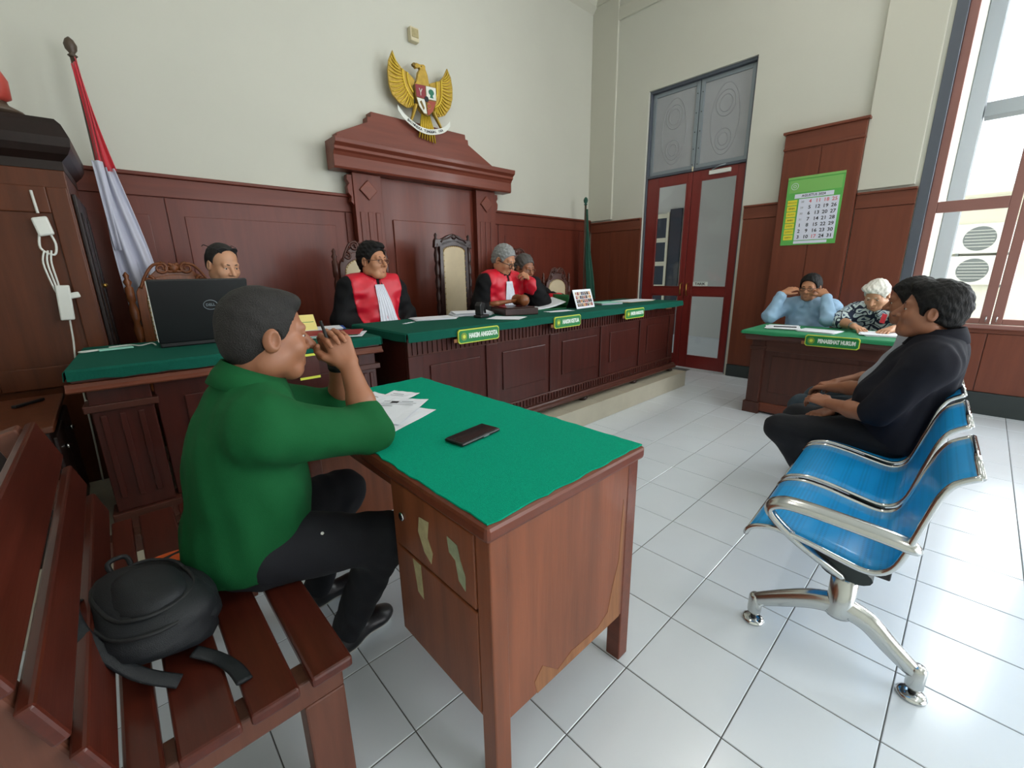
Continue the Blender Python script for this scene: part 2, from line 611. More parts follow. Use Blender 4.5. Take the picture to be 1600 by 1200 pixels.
cells = []
for i in range(-5, 16):
    for j in range(-18, 6):
        x0, x1 = TX + TS * i, TX + TS * (i + 1)
        y0, y1 = TY + TS * j, TY + TS * (j + 1)
        x0, x1 = max(x0, XL), min(x1, XR)
        y0, y1 = max(y0, YF), y1
        if x1 - x0 < 0.02 or y1 - y0 < 0.02 or y0 > 2.1:
            continue
        q = _proj(((x0 + x1) / 2, (y0 + y1) / 2, 0))
        vis = q is not None and -120 < q[0] < 1720 and -60 < q[1] < 1330
        cells.append(((q[2] if vis else 99 + abs(y0)), x0, x1, y0, y1))
cells.sort()
G = 0.0016
_tile_me = {}


def tile_mesh(w, h):
    k = (round(w, 3), round(h, 3))
    if k not in _tile_me:
        c = 0.0018
        mb = MB()
        a, b = w / 2 - G, h / 2 - G
        vs = [(-a, -b, -0.006), (a, -b, -0.006), (a, b, -0.006), (-a, b, -0.006),
              (-a, -b, -c), (a, -b, -c), (a, b, -c), (-a, b, -c),
              (-a + c, -b + c, 0), (a - c, -b + c, 0), (a - c, b - c, 0), (-a + c, b - c, 0)]
        mb.add(vs, [(0, 1, 5, 4), (1, 2, 6, 5), (2, 3, 7, 6), (3, 0, 4, 7), (4, 5, 9, 8), (5, 6, 10, 9), (6, 7, 11, 10), (7, 4, 8, 11), (8, 9, 10, 11)])
        me = mb.mesh('tile')
        me.materials.append(M['tile'])
        _tile_me[k] = me
    return _tile_me[k]


rest = MB()
rnd = random.Random(3)
for n, (d, x0, x1, y0, y1) in enumerate(cells):
    cx, cy = (x0 + x1) / 2, (y0 + y1) / 2
    if n < 300:
        o = bpy.data.objects.new('tile', tile_mesh(x1 - x0, y1 - y0))
        COL.objects.link(o)
        o.parent = floor
        o.location = (cx, cy, 0)
        o.rotation_euler = (rnd.uniform(-1, 1) * 0.0012, rnd.uniform(-1, 1) * 0.0012, 0)
    else:
        rest.box(x0 + G, x1 - G, y0 + G, y1 - G, -0.006, 0)
ro = rest.build('tiles_out_of_view', 'tile', floor)
ro.name = 'far_tiles'
ro['kind'] = 'stuff'

# ---- walls
wall_back = struct(B(XL - WT, XR + WT, YB, YB + WT, 0, ZC).build('wall_back', 'wall'))
wall_left = struct(B(XL - WT, XL, YF - WT, YB, 0, ZC).build('wall_left', 'wall'))
wf = MB()
wf.box(XL, 0.9, YF - WT, YF, 0, ZC).box(4.9, XR, YF - WT, YF, 0, ZC).box(0.9, 4.9, YF - WT, YF, 3.2, ZC)
wall_front = struct(wf.build('wall_front', 'wall'))
DY0, DY1, DZ = 1.965, 3.195, 3.36            # door opening
W1 = (-0.72, 0.52)
WZ0, WZ1 = 0.76, 3.75
WINS = [W1, (-2.45, -1.25), (-4.25, -3.05)]
wr = MB()
ys = [YB, DY1, DY0, W1[1], W1[0], WINS[1][1], WINS[1][0], WINS[2][1], WINS[2][0], YF]
for a, b, kind in zip(ys[1:], ys[:-1], ['s', 'd', 's', 'w', 's', 'w', 's', 'w', 's']):
    if kind == 's':
        wr.box(XR, XR + WT, a, b, 0, ZC)
    elif kind == 'd':
        wr.box(XR, XR + WT, a, b, DZ, ZC)
    else:
        wr.box(XR, XR + WT, a, b, 0, WZ0)
        wr.box(XR, XR + WT, a, b, WZ1, ZC)
wall_right = struct(wr.build('wall_right', 'wall'))
ceiling = struct(B(XL - WT, XR + WT, YF - WT, YB + WT, ZC, ZC + 0.15).build('ceiling', 'ceiling'))

# plaster strips on the right wall: cornice, corner pier and pier above the wood pilaster
mb = MB()
mb.box(XR - 0.05, XR, YF, YB, 4.52, ZC)
mb.box(XR - 0.03, XR, YF, 3.72, 4.26, 4.40)
mb.box(XR - 0.035, XR, 3.66, YB, 1.93, 4.52)
mb.box(XR - 0.035, XR, 0.55, 0.95, 1.93, 4.26)
struct(mb.build('trim_1', 'plaster_trim', bevel=0.006), 'cream plaster cornice and pier strips on the right wall')
mb = MB()
mb.prism([(YB, 4.45), (YB - 0.06, 4.52), (YB - 0.08, 4.62), (YB - 0.16, 4.68), (YB - 0.18, ZC), (YB, ZC)], lambda a, b, d: (d, a, b), XL, XR)
struct(mb.build('trim_2', 'plaster_trim'), 'plaster cornice along the back wall')

# ---- wainscot of the back wall: backing, panels, rails, cap
PB = 0.0


def wains_x(x0, x1, splits, z0=0.166, zt=1.95):
    y = YB
    B(x0, x1, y - 0.012, y, z0, zt).build('panel_backing', 'wains', wall_back)
    zr = 1.80
    xs = [x0] + splits + [x1]
    for a, b in zip(xs[:-1], xs[1:]):
        w = 0.045
        # frame piece with a raised field panel
        B(a + 0.004, b - 0.004, y - 0.024, y - 0.012, z0 + 0.02, zr - 0.004).build('panel', 'wains', wall_back, bevel=0.003)
        if b - a > 0.5:
            B(a + 0.10, b - 0.10, y - 0.031, y - 0.024, z0 + 0.30, zr - 0.12).build('panel', 'wains', wall_back, bevel=0.006)
    B(x0, x1, y - 0.030, y - 0.012, zr, zt - 0.025).build('top_rail', 'wains_h', wall_back, bevel=0.003)
    B(x0, x1, y - 0.05, y, zt - 0.025, zt).build('cap_rail', 'wains_h', wall_back, bevel=0.006)


wains_x(XL, 1.80, [0.43, 1.72])
wains_x(3.42, XR - 0.004, [3.55, 5.08])


def wains_y(y0, y1, splits, zt=1.91, z0=0.0, cap=True, base=0.14):
    x = XR
    B(x - 0.012, x, y0, y1, z0 + base, zt).build('panel_backing', 'wains_r', wall_right)
    zr = zt - 0.14 if cap else zt - 0.05
    ysn = [y0] + splits + [y1]
    for a, b in zip(ysn[:-1], ysn[1:]):
        B(x - 0.024, x - 0.012, a + 0.003, b - 0.003, z0 + base + 0.004, zr - 0.004).build('panel', 'wains_r', wall_right, bevel=0.003)
    B(x - 0.030, x - 0.012, y0, y1, zr, zt - 0.02).build('top_rail', 'wains_y', wall_right, bevel=0.003)
    B(x - 0.048, x, y0, y1, zt - 0.02, zt).build('cap_rail', 'wains_y', wall_right, bevel=0.005)
    if base:
        B(x - 0.034, x - 0.001, y0, y1, z0, z0 + base).build('skirting_board', 'base_black', wall_right, bevel=0.004)


wains_y(DY1 + 0.005, YB - 0.05, [3.66], base=0.166)
wains_y(1.60, DY0 - 0.03, [])
wains_y(0.525, 0.945, [])
wains_y(W1[0], 0.524, [-0.10], zt=0.74, cap=False, base=0.19)
wains_y(WINS[1][1], W1[0] - 0.005, [])
wains_y(YF + 0.01, WINS[1][1] - 0.005, [-2.45, -3.05], zt=0.74, cap=False, base=0.19)

# wood pilaster that carries the calendar
pil = struct(B(XR - 0.07, XR - 0.0005, 0.95, 1.595, 0.14, 2.40).build('trim_3', 'wains_r', bevel=0.004), 'tall brown wooden pilaster on the right wall behind the calendar')
B(XR - 0.078, XR - 0.07, 0.96, 1.268, 0.15, 2.36).build('panel', 'wains_r', pil, bevel=0.003)
B(XR - 0.078, XR - 0.07, 1.276, 1.585, 0.15, 2.36).build('panel', 'wains_r', pil, bevel=0.003)
B(XR - 0.082, XR - 0.0005, 0.945, 1.60, 2.375, 2.395).build('moulding', 'wains_y', pil, bevel=0.004)
B(XR - 0.075, XR - 0.0005, 0.95, 1.595, 2.395, 2.52).build('frieze_board', 'wains_y', pil, bevel=0.003)
B(XR - 0.10, XR - 0.0005, 0.93, 1.615, 2.52, 2.545).build('cap_rail', 'wains_y', pil, bevel=0.006)
B(XR - 0.085, XR - 0.0005, 0.945, 1.60, 0, 0.139).build('skirting_board', 'base_black', pil, bevel=0.004)

# ---- throne panel on the back wall
thr = struct(B(1.80, 3.42, YB - 0.05, YB, 0.166, 2.12).build('trim_4', 'throne', bevel=0.003), 'tall reddish wooden throne panel with pilasters and stepped pediment')
for a, b in ((1.78, 2.05), (3.16, 3.43)):
    p = B(a, b, 3.93, YB - 0.0505, 0.166, 2.12).build('pilaster', 'throne', thr, bevel=0.004)
    c = (a + b) / 2
    for k in (-0.075, 0, 0.075):
        B(c + k - 0.022, c + k + 0.022, 3.922, 3.93, 0.5, 1.80).build('flute', 'throne', p, bevel=0.006)
    mb = MB()
    dz = 0.085
    mb.prism([(c, 1.985 - dz), (c + dz, 1.985), (c, 1.985 + dz), (c - dz, 1.985)], lambda u, v, d: (u, d, v), 3.912, 3.93)
    d1 = mb.build('diamond', 'throne_h', p, bevel=0.006)
    side = a - 0.03 if a < 2 else b + 0.03
    mb = MB()
    pr = [(0, 2.10), (0.045, 2.10), (0.05, 2.06), (0.03, 2.03), (0.05, 2.0), (0.045, 1.95), (0.02, 1.92), (0.028, 1.88), (0.0, 1.85)]
    sg = -1 if a < 2 else 1
    e = a if a < 2 else b
    mb.prism([(e + sg * (0.0005 + u), v) for u, v in pr], lambda u, v, d: (u, d, v), 3.94, 4.0)
    mb.build('scroll_bracket', 'throne', p, bevel=0.004)
B(2.17, 3.04, 3.985, 3.9995, 0.6, 1.76).build('panel', 'throne', thr, bevel=0.006)
mb = MB()
prof = [(3.999, 2.10), (3.86, 2.10), (3.85, 2.115), (3.85, 2.20), (3.835, 2.225), (3.815, 2.24), (3.815, 2.262), (3.785, 2.285), (3.78, 2.31), (3.78, 2.325), (3.999, 2.325)]
mb.prism([(y, z + 0.022) for y, z in prof], lambda u, v, d: (d, u, v), 1.60, 3.61)
mb.build('cornice', 'throne_h', thr, bevel=0.003)
pp = [(1.69, 2.348), (1.69, 2.42), (1.98, 2.555), (1.985, 2.60), (2.015, 2.602), (2.02, 2.645), (3.06, 2.645), (3.065, 2.602), (3.095, 2.60), (3.10, 2.555), (3.42, 2.40), (3.42, 2.348)]
mb = MB()
mb.prism(pp, lambda u, v, d: (u, d, v), 3.955, 4.049)
mb.build('pediment', 'throne_h', thr, bevel=0.004)

# ---- platform of the judges
plat = struct(B(XL, 4.52, 2.06, YB, 0.0005, 0.158).build('judges_platform', 'beige', bevel=0.004), 'low beige platform under the judges desk')
for k in range(13):
    x0 = XL + 0.0 + k * 0.40
    x1 = min(x0 + 0.40, 4.52)
    for r in range(5):
        y0 = 2.055 + r * 0.40
        y1 = min(y0 + 0.40, YB)
        if x1 - x0 > 0.03:
            B(x0 + 0.0015, x1 - 0.0015, y0 + 0.0015, y1 - 0.0015, 0.158, 0.166).build('platform_tile', 'beige', plat)

# ---- double door in the right wall
d1 = bpy.data.objects.new('door_1', None)
COL.objects.link(d1)
d1.location = (XR, 2.58, 0)


d1['kind'] = 'structure'
d1['label'] = 'dark red double door with tall glass panes and frosted transom'
o_ = d1


def dbox(name, m, x0, x1, y0, y1, z0, z1, parent, bevel=0.003):
    return B(x0, x1, y0 - 2.58, y1 - 2.58, z0, z1).build(name, m, parent, bevel=bevel)


dbox('jamb', 'jamb_grey', 0.03, 0.16, DY0, DY0 + 0.022, 0, DZ, d1)
dbox('jamb', 'jamb_grey', 0.03, 0.16, DY1 - 0.022, DY1, 0, DZ, d1)
dbox('head_jamb', 'jamb_grey', 0.03, 0.16, DY0 + 0.022, DY1 - 0.022, DZ - 0.03, DZ, d1)
dbox('transom_bar', 'jamb_grey', 0.03, 0.14, DY0 + 0.022, DY1 - 0.022, 2.372, 2.40, d1)
for (a, b) in ((2.585, DY1 - 0.024), (DY0 + 0.024, 2.575)):
    fr = MB()
    z0, z1 = 2.402, DZ - 0.032
    w = 0.045
    fr.box(0.07, 0.10, a - 2.58, a + w - 2.58, z0, z1).box(0.07, 0.10, b - w - 2.58, b - 2.58, z0, z1)
    fr.box(0.07, 0.10, a + w - 2.58, b - w - 2.58, z0, z0 + w).box(0.07, 0.10, a + w - 2.58, b - w - 2.58, z1 - w, z1)
    f_ = fr.build('transom_frame', 'alu', d1, bevel=0.003)
    p_ = dbox('frosted_pane', 'frost', 0.082, 0.088, a + w, b - w, z0 + w, z1 - w, f_, 0)
    cy, cz = (a + b) / 2 - 2.58, (z0 + z1) / 2
    # etched scroll figure
    for (dz, rr) in ((0.16, 0.13), (0.16, 0.085), (-0.20, 0.11), (-0.20, 0.065)):
        MB().tube([(0.0815, cy + rr * 0.8 * math.cos(t * PI / 12), cz + dz + rr * math.sin(t * PI / 12)) for t in range(24)], 0.005, 6, closed=True).build('etched_scroll', 'frost_line', p_, smooth=True)
    MB().tube([(0.0815, cy + 0.155 * math.cos(t * PI / 16), cz + 0.36 * math.sin(t * PI / 16)) for t in range(32)], 0.004, 6, closed=True).build('etched_oval', 'frost_line', p_, smooth=True)
for z in (2.45, 2.62, 2.80, 3.0, 3.2):
    for s in (-0.03, 0.03):
        MB().lathe([(0.006, 0), (0.006, -0.004)], (0.07, s, z), 8, 'x').build('rivet', 'black_plastic', d1)


def leaf(y0, y1, py0, py1, hy):
    lf = MB()
    X0, X1 = 0.05, 0.09
    s = lambda y: y - 2.58
    lf.box(X0, X1, s(y0), s(py0), 0.01, 2.368).box(X0, X1, s(py1), s(y1), 0.01, 2.368)
    for za, zb in ((0.01, 0.165), (0.93, 1.03), (2.262, 2.368)):
        lf.box(X0, X1, s(py0), s(py1), za, zb)
    L = lf.build('door_leaf', 'door_red', d1, bevel=0.004)
    for za, zb in ((0.165, 0.93), (1.03, 2.262)):
        dbox('pane', 'glass', 0.066, 0.071, py0, py1, za, zb, L, 0)
        bd = MB()
        t = 0.012
        for xx in (0.044,):
            bd.box(xx, 0.056, s(py0) - 0.001, s(py0) + t, za, zb).box(xx, 0.056, s(py1) - t, s(py1) + 0.001, za, zb)
            bd.box(xx, 0.056, s(py0) + t, s(py1) - t, za, za + t).box(xx, 0.056, s(py0) + t, s(py1) - t, zb - t, zb)
        bd.build('glazing_bead', 'door_red', L, bevel=0.002)
    MB().tube([(0.05, s(hy), 0.93), (0.012, s(hy), 0.945), (0.006, s(hy), 1.0), (0.012, s(hy), 1.065), (0.05, s(hy), 1.08)], 0.007, 8).build('handle', 'brass', L, smooth=True)
    return L


LL = leaf(2.583, DY1 - 0.024, 2.64, 3.02, 2.61)
LR = leaf(DY0 + 0.024, 2.577, 2.065, 2.48, 2.53)
# door closer on the right leaf
B(0.02, 0.05, -0.44, -0.20, 2.30, 2.345).build('door_closer', 'white_plastic', LR, bevel=0.006)
MB().tube([(0.03, -0.23, 2.35), (0.0, -0.32, 2.372), (0.06, -0.42, 2.40)], 0.007, 6).build('closer_arm', 'alu', LR)
MB().tube([(0.03, 0.0, 2.37), (0.025, 0.0, 2.42)], 0.008, 6).build('bolt', 'cream_plastic', LL)
sg = dbox('pull_sticker', 'sign_white', 0.062, 0.0655, 2.29, 2.475, 1.045, 1.095, LR, 0)
text_obj('sticker_text', 'TARIK', 0.042, 'ink', (XR + 0.0615 - XR, 2.383 - 2.58, 1.069), (0, -1, 0), (0, 0, 1), LR, bold=0.001, xs=1.1)


# ---- windows of the right wall
def window(n, y0, y1, label):
    wnd = bpy.data.objects.new('window_%d' % n, None)
    COL.objects.link(wnd)
    wnd.location = (XR, (y0 + y1) / 2, WZ0)
    struct(wnd, label)
    cy = (y0 + y1) / 2
    h_ = WZ1 - WZ0
    a, b = y0 - cy, y1 - cy

    def wb(name, m, X0, X1, A, Bb, z0, z1, par, bev=0.003):
        return B(X0, X1, A, Bb, z0, z1).build(name, m, par, bevel=bev)
    wb('jamb', 'jamb_grey', -0.012, 0.20, b - 0.075, b - 0.001, 0.001, h_ - 0.001, wnd)
    wb('jamb', 'jamb_grey', -0.012, 0.20, a + 0.001, a + 0.075, 0.001, h_ - 0.001, wnd)
    wb('head_jamb', 'jamb_grey', -0.012, 0.20, a + 0.075, b - 0.075, h_ - 0.06, h_ - 0.001, wnd)
    wb('sill', 'win_red', -0.05, 0.20, a + 0.001, b - 0.001, -0.03, -0.0005, wnd)
    sw = 0.062
    m_ = -0.10 - cy if n == 1 else 0
    for (p, q) in ((m_ + 0.003, b - 0.076), (a + 0.076, m_ - 0.003)):
        fr = MB()
        X0, X1 = 0.03, 0.075
        fr.box(X0, X1, p, p + sw, 0.0, h_ - 0.062).box(X0, X1, q - sw, q, 0.0, h_ - 0.062)
        for za, zb in ((0.0, 0.045), (0.92, 1.01), (h_ - 0.13, h_ - 0.062)):
            fr.box(X0, X1, p + sw, q - sw, za, zb)
        cs = fr.build('casement', 'win_red', wnd, bevel=0.004)
        wb('pane', 'glass', 0.05, 0.054, p + sw, q - sw, 0.045, 0.92, cs, 0)
        wb('pane', 'glass', 0.05, 0.054, p + sw, q - sw, 1.01, h_ - 0.13, cs, 0)
    for s in (-0.03, 0.03):
        MB().tube([(0.028, m_ + s, 0.02), (0.012, m_ + s, 0.025), (0.012, m_ + s, 0.06), (0.028, m_ + s, 0.065)], 0.005, 6).build('window_catch', 'chrome', wnd, smooth=True)
    return wnd


window(1, W1[0], W1[1], 'tall reddish brown framed window with grey jambs beside the calendar')
window(2, *WINS[1], 'tall reddish framed window further along the right wall')
window(3, *WINS[2], 'tall reddish framed window at the hall end')

# ---- corridor behind the door
cor = MB()
cor.box(8.15, 8.3, 0.55, 8.0, 0, 3.6)
cor.box(XR + WT, 8.15, 0.40, 0.55, 0, 3.6)
cor.box(XR + WT, 8.3, 0.40, 8.0, 3.6, 3.7)
cor.box(XR + WT, XR + WT + 0.02, DY1 + 0.3, 8.0, 0, 3.6)
struct(cor.build('wall_corridor', 'corridor'))
struct(B(XR + 0.02, 8.3, 0.55, 8.0, -0.12, -0.0005).build('floor_corridor', 'tile'))
cd = bpy.data.objects.new('door_2', None)
COL.objects.link(cd)
cd.location = (8.15, 4.27, 0)
struct(cd, 'cream paned corridor door seen through the red door')
fr = MB()
fr.box(-0.05, -0.001, 0.0, 0.05, 0, 2.3).box(-0.05, -0.001, 0.27, 0.32, 0, 2.3)
for k in range(6):
    fr.box(-0.05, -0.001, 0.05, 0.27, k * 0.44, k * 0.44 + 0.08)
fr.build('door_frame', mat('cream_door_paint', (226, 220, 196), 0.5), cd, bevel=0.004)
dk = mat('dark_blue_glass_and_gap', (44, 56, 70), 0.2)
for k in range(5):
    B(-0.03, -0.02, 0.05, 0.27, k * 0.44 + 0.08, k * 0.44 + 0.44).build('pane', dk, cd)
B(-0.03, -0.002, -0.24, -0.001, 0, 2.35).build('dark_opening', dk, cd, bevel=0.004)  # dark blue sheet standing in for the dark opening beside the door

# ---- outside the window: porch, yard and the neighbouring building
struct(B(XR + 0.3, 16, -9, 0.38, -0.15, -0.02).build('floor_yard', 'pavement'))
pc = MB()
pc.box(6.45, 6.75, 0.28, 0.395, -0.02, 4.2)
struct(pc.build('wall_porch', 'outer_col'), 'pale grey porch pier outside the window')
struct(B(6.5, 6.7, -8.5, 0.27, 2.62, 2.74).build('trim_5', 'outer_beam'), 'grey porch beam outside the window')
struct(B(XR + WT + 0.01, 6.5, -8.5, 0.38, 3.9, 4.0).build('ceiling_porch', 'ceiling'))
nb = MB()
nb.box(10.9, 11.1, -6, 4, -0.02, 2.32)
nb.box(10.4, 11.2, -6, 4, 2.32, 2.42)
struct(nb.build('wall_neighbour', 'outer_wall'), 'cream wall of the neighbouring building outside the window')
for z in (1.42, 0.92):
    t = thing('ac_condenser', 'white air conditioner outdoor unit, %s of the two outside the window' % ('upper' if z > 1.2 else 'lower'), 'air conditioner', (10.72, 0.10, z), group='outdoor units')
    B(-0.15, 0.15, -0.36, 0.36, 0, 0.46).build('casing', 'ac_white', t, bevel=0.01)
    MB().lathe([(0.18, -0.165), (0.19, -0.155), (0.19, -0.15), (0.0, -0.15)], (0, 0.06, 0.23), 24, 'x').build('fan_grille', 'ac_grille', t)
    for k in range(6):
        MB().tube([(-0.168, 0.06 - 0.17, 0.23 + (k - 2.5) * 0.05), (-0.168, 0.06 + 0.17, 0.23 + (k - 2.5) * 0.05)], 0.004, 5).build('grille_bar', 'ac_white', t)
    B(-0.15, 0.17, -0.3, -0.26, -0.04, 0.0).build('bracket', 'ac_grille', t)
    B(-0.15, 0.17, 0.26, 0.3, -0.04, 0.0).build('bracket', 'ac_grille', t)
pg = thing('drain_pipe', 'pale yellow pipe down the neighbouring wall', 'pipe', (10.8, 0.62, 0))
MB().tube([(0, 0, 0), (0, 0, 2.3)], 0.05, 10).build('pipe_run', 'yellow_pipe', pg, smooth=True)
for z in (0.4, 1.2, 2.0):
    B(-0.06, 0.09, -0.065, 0.065, z, z + 0.04).build('pipe_clip', 'ac_white', pg)

# ---- ceiling lamps of the hall (above the frame)
for k, (x, y) in enumerate(((1.6, 1.2), (3.8, 1.2), (1.6, -2.0), (3.8, -2.0))):
    t = thing('ceiling_lamp', 'long white fluorescent ceiling lamp, %s row and %s side' % ('front' if y > 0 else 'rear', 'left' if x < 2 else 'right'), 'lamp', (x, y, ZC), group='ceiling lamps')
    B(-0.6, 0.6, -0.09, 0.09, -0.06, -0.0005).build('housing', 'white_plastic', t, bevel=0.01)
    B(-0.58, 0.58, -0.075, 0.075, -0.085, -0.0605).build('diffuser', 'lamp', t, bevel=0.01)
# ================================================================== FURNITURE
def felt_top(x0, x1, y0, y1, z, m, parent, drop, name='green_cloth', wob=0.004, seed=1, sides=(1, 1, 1, 1)):
    """cloth lying on a table top, its edges hanging `drop` over the rim"""
    rd = random.Random(seed)
    nx, ny = 24, 10
    mb = MB()
    t = 0.004
    rows = []
    xs = [x0 + (x1 - x0) * i / nx for i in range(nx + 1)]
    ys_ = [y0 + (y1 - y0) * i / ny for i in range(ny + 1)]
    mb.sheet([[(x, y, z + t) for x in xs] for y in ys_])

    def hang(pts, n):
        for i in range(len(pts) - 1):
            pass
        top = [(p[0], p[1], z + t) for p in pts]
        mid = [(p[0] + n[0] * 0.008, p[1] + n[1] * 0.008, z - 0.004) for p in pts]
        low = [(p[0] + n[0] * (0.010 + rd.uniform(0, wob)), p[1] + n[1] * (0.010 + rd.uniform(0, wob)), z - drop + rd.uniform(-wob, wob)) for p in pts]
        mb.sheet([top, mid, low])
    if sides[0]:
        hang([(x, y0) for x in xs], (0, -1))
    if sides[1]:
        hang([(x1, y) for y in ys_], (1, 0))
    if sides[2]:
        hang([(x, y1) for x in xs], (0, 1))
    if sides[3]:
        hang([(x0, y) for y in ys_], (-1, 0))
    return mb.build(name, m, parent, smooth=False, solid=0.003)


PZ = 0.166   # platform height
# ---- judges' desk -------------------------------------------------
jd = thing('judges_desk', 'long dark wooden judges desk under green cloth on the platform', 'desk', (1.22, 2.2, PZ))
JX = 3.22
T = 0.755


def jb(name, m, x0, x1, y0, y1, z0, z1, par=jd, bevel=0.004):
    return B(x0, x1, y0, y1, z0, z1).build(name, m, par, bevel=bevel)


jb('tabletop', 'jdesk_h', -0.02, JX + 0.03, -0.05, 0.66, T - 0.03, T)
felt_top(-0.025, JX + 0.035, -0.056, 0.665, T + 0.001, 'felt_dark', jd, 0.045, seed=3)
jb('front_board', 'jdesk', 0.0, JX, 0.012, 0.03, 0.09, T - 0.03)
jb('side_board', 'jdesk', 0.0, 0.02, 0.03, 0.62, 0.09, T - 0.03)
jb('side_board', 'jdesk', JX - 0.02, JX, 0.03, 0.62, 0.09, T - 0.03)
edges = [0.0, 0.64, 1.28, 1.94, 2.58, JX]
for e in edges:
    w = 0.05
    a = min(max(e - w, 0.0), JX - 2 * w)
    jb('stile', 'jdesk', a, a + 2 * w, 0.0, 0.012, 0.16, T - 0.14)
for a, b in zip(edges[:-1], edges[1:]):
    a2 = a + (0.10 if a == 0 else 0.05)
    b2 = b - (0.10 if b == JX else 0.05)
    jb('panel', 'jdesk', a2 + 0.05, b2 - 0.05, 0.003, 0.012, 0.27, T - 0.21, bevel=0.008)
fz = jb('frieze', 'jdesk_h', 0.0, JX, -0.004, 0.012, T - 0.14, T - 0.03)
mb = MB()
n = 92
for k in range(n):
    x = 0.02 + (JX - 0.04) * (k + 0.5) / n
    mb.box(x - 0.010, x + 0.010, -0.012, -0.004, T - 0.13, T - 0.055)
o = mb.build('dentils', 'jdesk', fz)
o['kind'] = 'stuff'
lr = jb('lower_rail', 'jdesk_h', 0.0, JX, -0.004, 0.012, 0.09, 0.16)
mb = MB()
for k in range(n):
    x = 0.02 + (JX - 0.04) * (k + 0.5) / n
    mb.box(x - 0.010, x + 0.010, -0.012, -0.004, 0.10, 0.15)
o = mb.build('dentils', 'jdesk', lr)
o['kind'] = 'stuff'
mb = MB()
mb.prism([(0.02, 0.035), (-0.035, 0.035), (-0.045, 0.05), (-0.04, 0.066), (-0.025, 0.078), (-0.02, 0.09), (0.02, 0.09)], lambda u, v, d: (d, u, v), -0.03, JX + 0.03)
mb.build('plinth_moulding', 'jdesk_h', jd, bevel=0.002)
for x in (0.05, 0.85, 1.66, 2.46, JX - 0.03):
    MB().lathe([(0.03, 0), (0.042, 0.008), (0.042, 0.026), (0.03, 0.0345)], (x, 0.01, 0.0005), 14).build('foot', 'carved_dark', jd, smooth=True)
for x in (0.05, JX - 0.03):
    MB().lathe([(0.03, 0), (0.042, 0.008), (0.042, 0.026), (0.03, 0.089)], (x, 0.58, 0.0005), 14).build('foot', 'carved_dark', jd, smooth=True)


# ---- name plates on the desks ------------------------------------
def plate(name, text, c, right, up, out, w, h, label, group=None):
    """board with a notched outline, green field, yellow rim, round emblem and white lettering; c = centre of its back face"""
    r, u, n = Vector(right), Vector(up), Vector(out)
    t = thing(name, label, 'sign', c, group=group)
    k = 0.012
    a, b = w / 2, h / 2
    ol = [(-a + k, -b), (a - k, -b), (a, -b + k), (a, b - k), (a - k, b), (-a + k, b), (-a, b - k), (-a, -b + k)]
    fn = lambda x, y, d: tuple(r * x + u * y + n * d)
    MB().prism(ol, fn, 0.0, 0.010).build('board', 'sign_yellow', t)
    f = 0.90
    il = [(x * (1 - 0.006 / a), y * (1 - 0.006 / b)) for x, y in ol]
    MB().prism(il, fn, 0.010, 0.0125).build('green_field', 'sign_green', t)
    cx = -a + 0.042
    MB().prism([(cx + 0.024 * math.cos(q * PI / 4 + PI / 8), 0.026 * math.sin(q * PI / 4 + PI / 8)) for q in range(8)], fn, 0.0125, 0.014).build('emblem', 'sign_olive', t)
    MB().prism([(cx + 0.011 * math.cos(q * PI / 6), 0.012 * math.sin(q * PI / 6)) for q in range(12)], fn, 0.014, 0.015).build('emblem_core', 'sign_yellow', t)
    tx = (cx + 0.03 + a - 0.01) / 2
    text_obj('lettering', text, 0.040, 'sign_white', fn(tx, 0, 0.0132), right, up, t, bold=0.0022, xs=(a - 0.01 - cx - 0.03) / (0.0275 * len(text)))
    B(-0.0, 0.0, 0, 0, 0, 0) if False else None
    MB().obox(tuple(-r * (a + 0.004) - u * 0.022 - n * 0.004), r * 0.02, u * 0.011, n * 0.0035).build('wooden_batten', 'desk_worn', t)
    return t


X_, Z_, NY = (1, 0, 0), (0, 0, 1), (0, -1, 0)
plate('name_plate', 'HAKIM ANGGOTA', (1.690, 2.128, 0.872), X_, Z_, NY, 0.33, 0.086, 'green and yellow name plate on judges desk, nearest the clerk', 'judge name plates')
plate('name_plate', 'HAKIM KETUA', (2.560, 2.128, 0.878), X_, Z_, NY, 0.31, 0.086, 'green and yellow name plate at the middle of the judges desk', 'judge name plates')
plate('name_plate', 'HAKIM ANGGOTA', (3.510, 2.128, 0.868), X_, Z_, NY, 0.31, 0.086, 'green and yellow name plate on judges desk, nearest the red door', 'judge name plates')
b_ = B(-0.055, 0.055, -0.012, 0, -0.016, 0.016).build('wooden_block', 'desk_worn', None, bevel=0.003, loc=(4.25, 2.187, 0.87))
tag(b_, 'small bare wooden block screwed to the right end of judges desk', 'block')

# ---- clerk's table ------------------------------------------------
ct = thing('clerk_table', 'dark wooden clerk table under green cloth with the laptop on it', 'table', (1.10, 2.30, PZ), math.radians(-3.0))
CT = 0.738
L_ = 1.26


def cb(name, m, x0, x1, y0, y1, z0, z1, par=ct, bevel=0.004):
    return B(x0, x1, y0, y1, z0, z1).build(name, m, par, bevel=bevel)


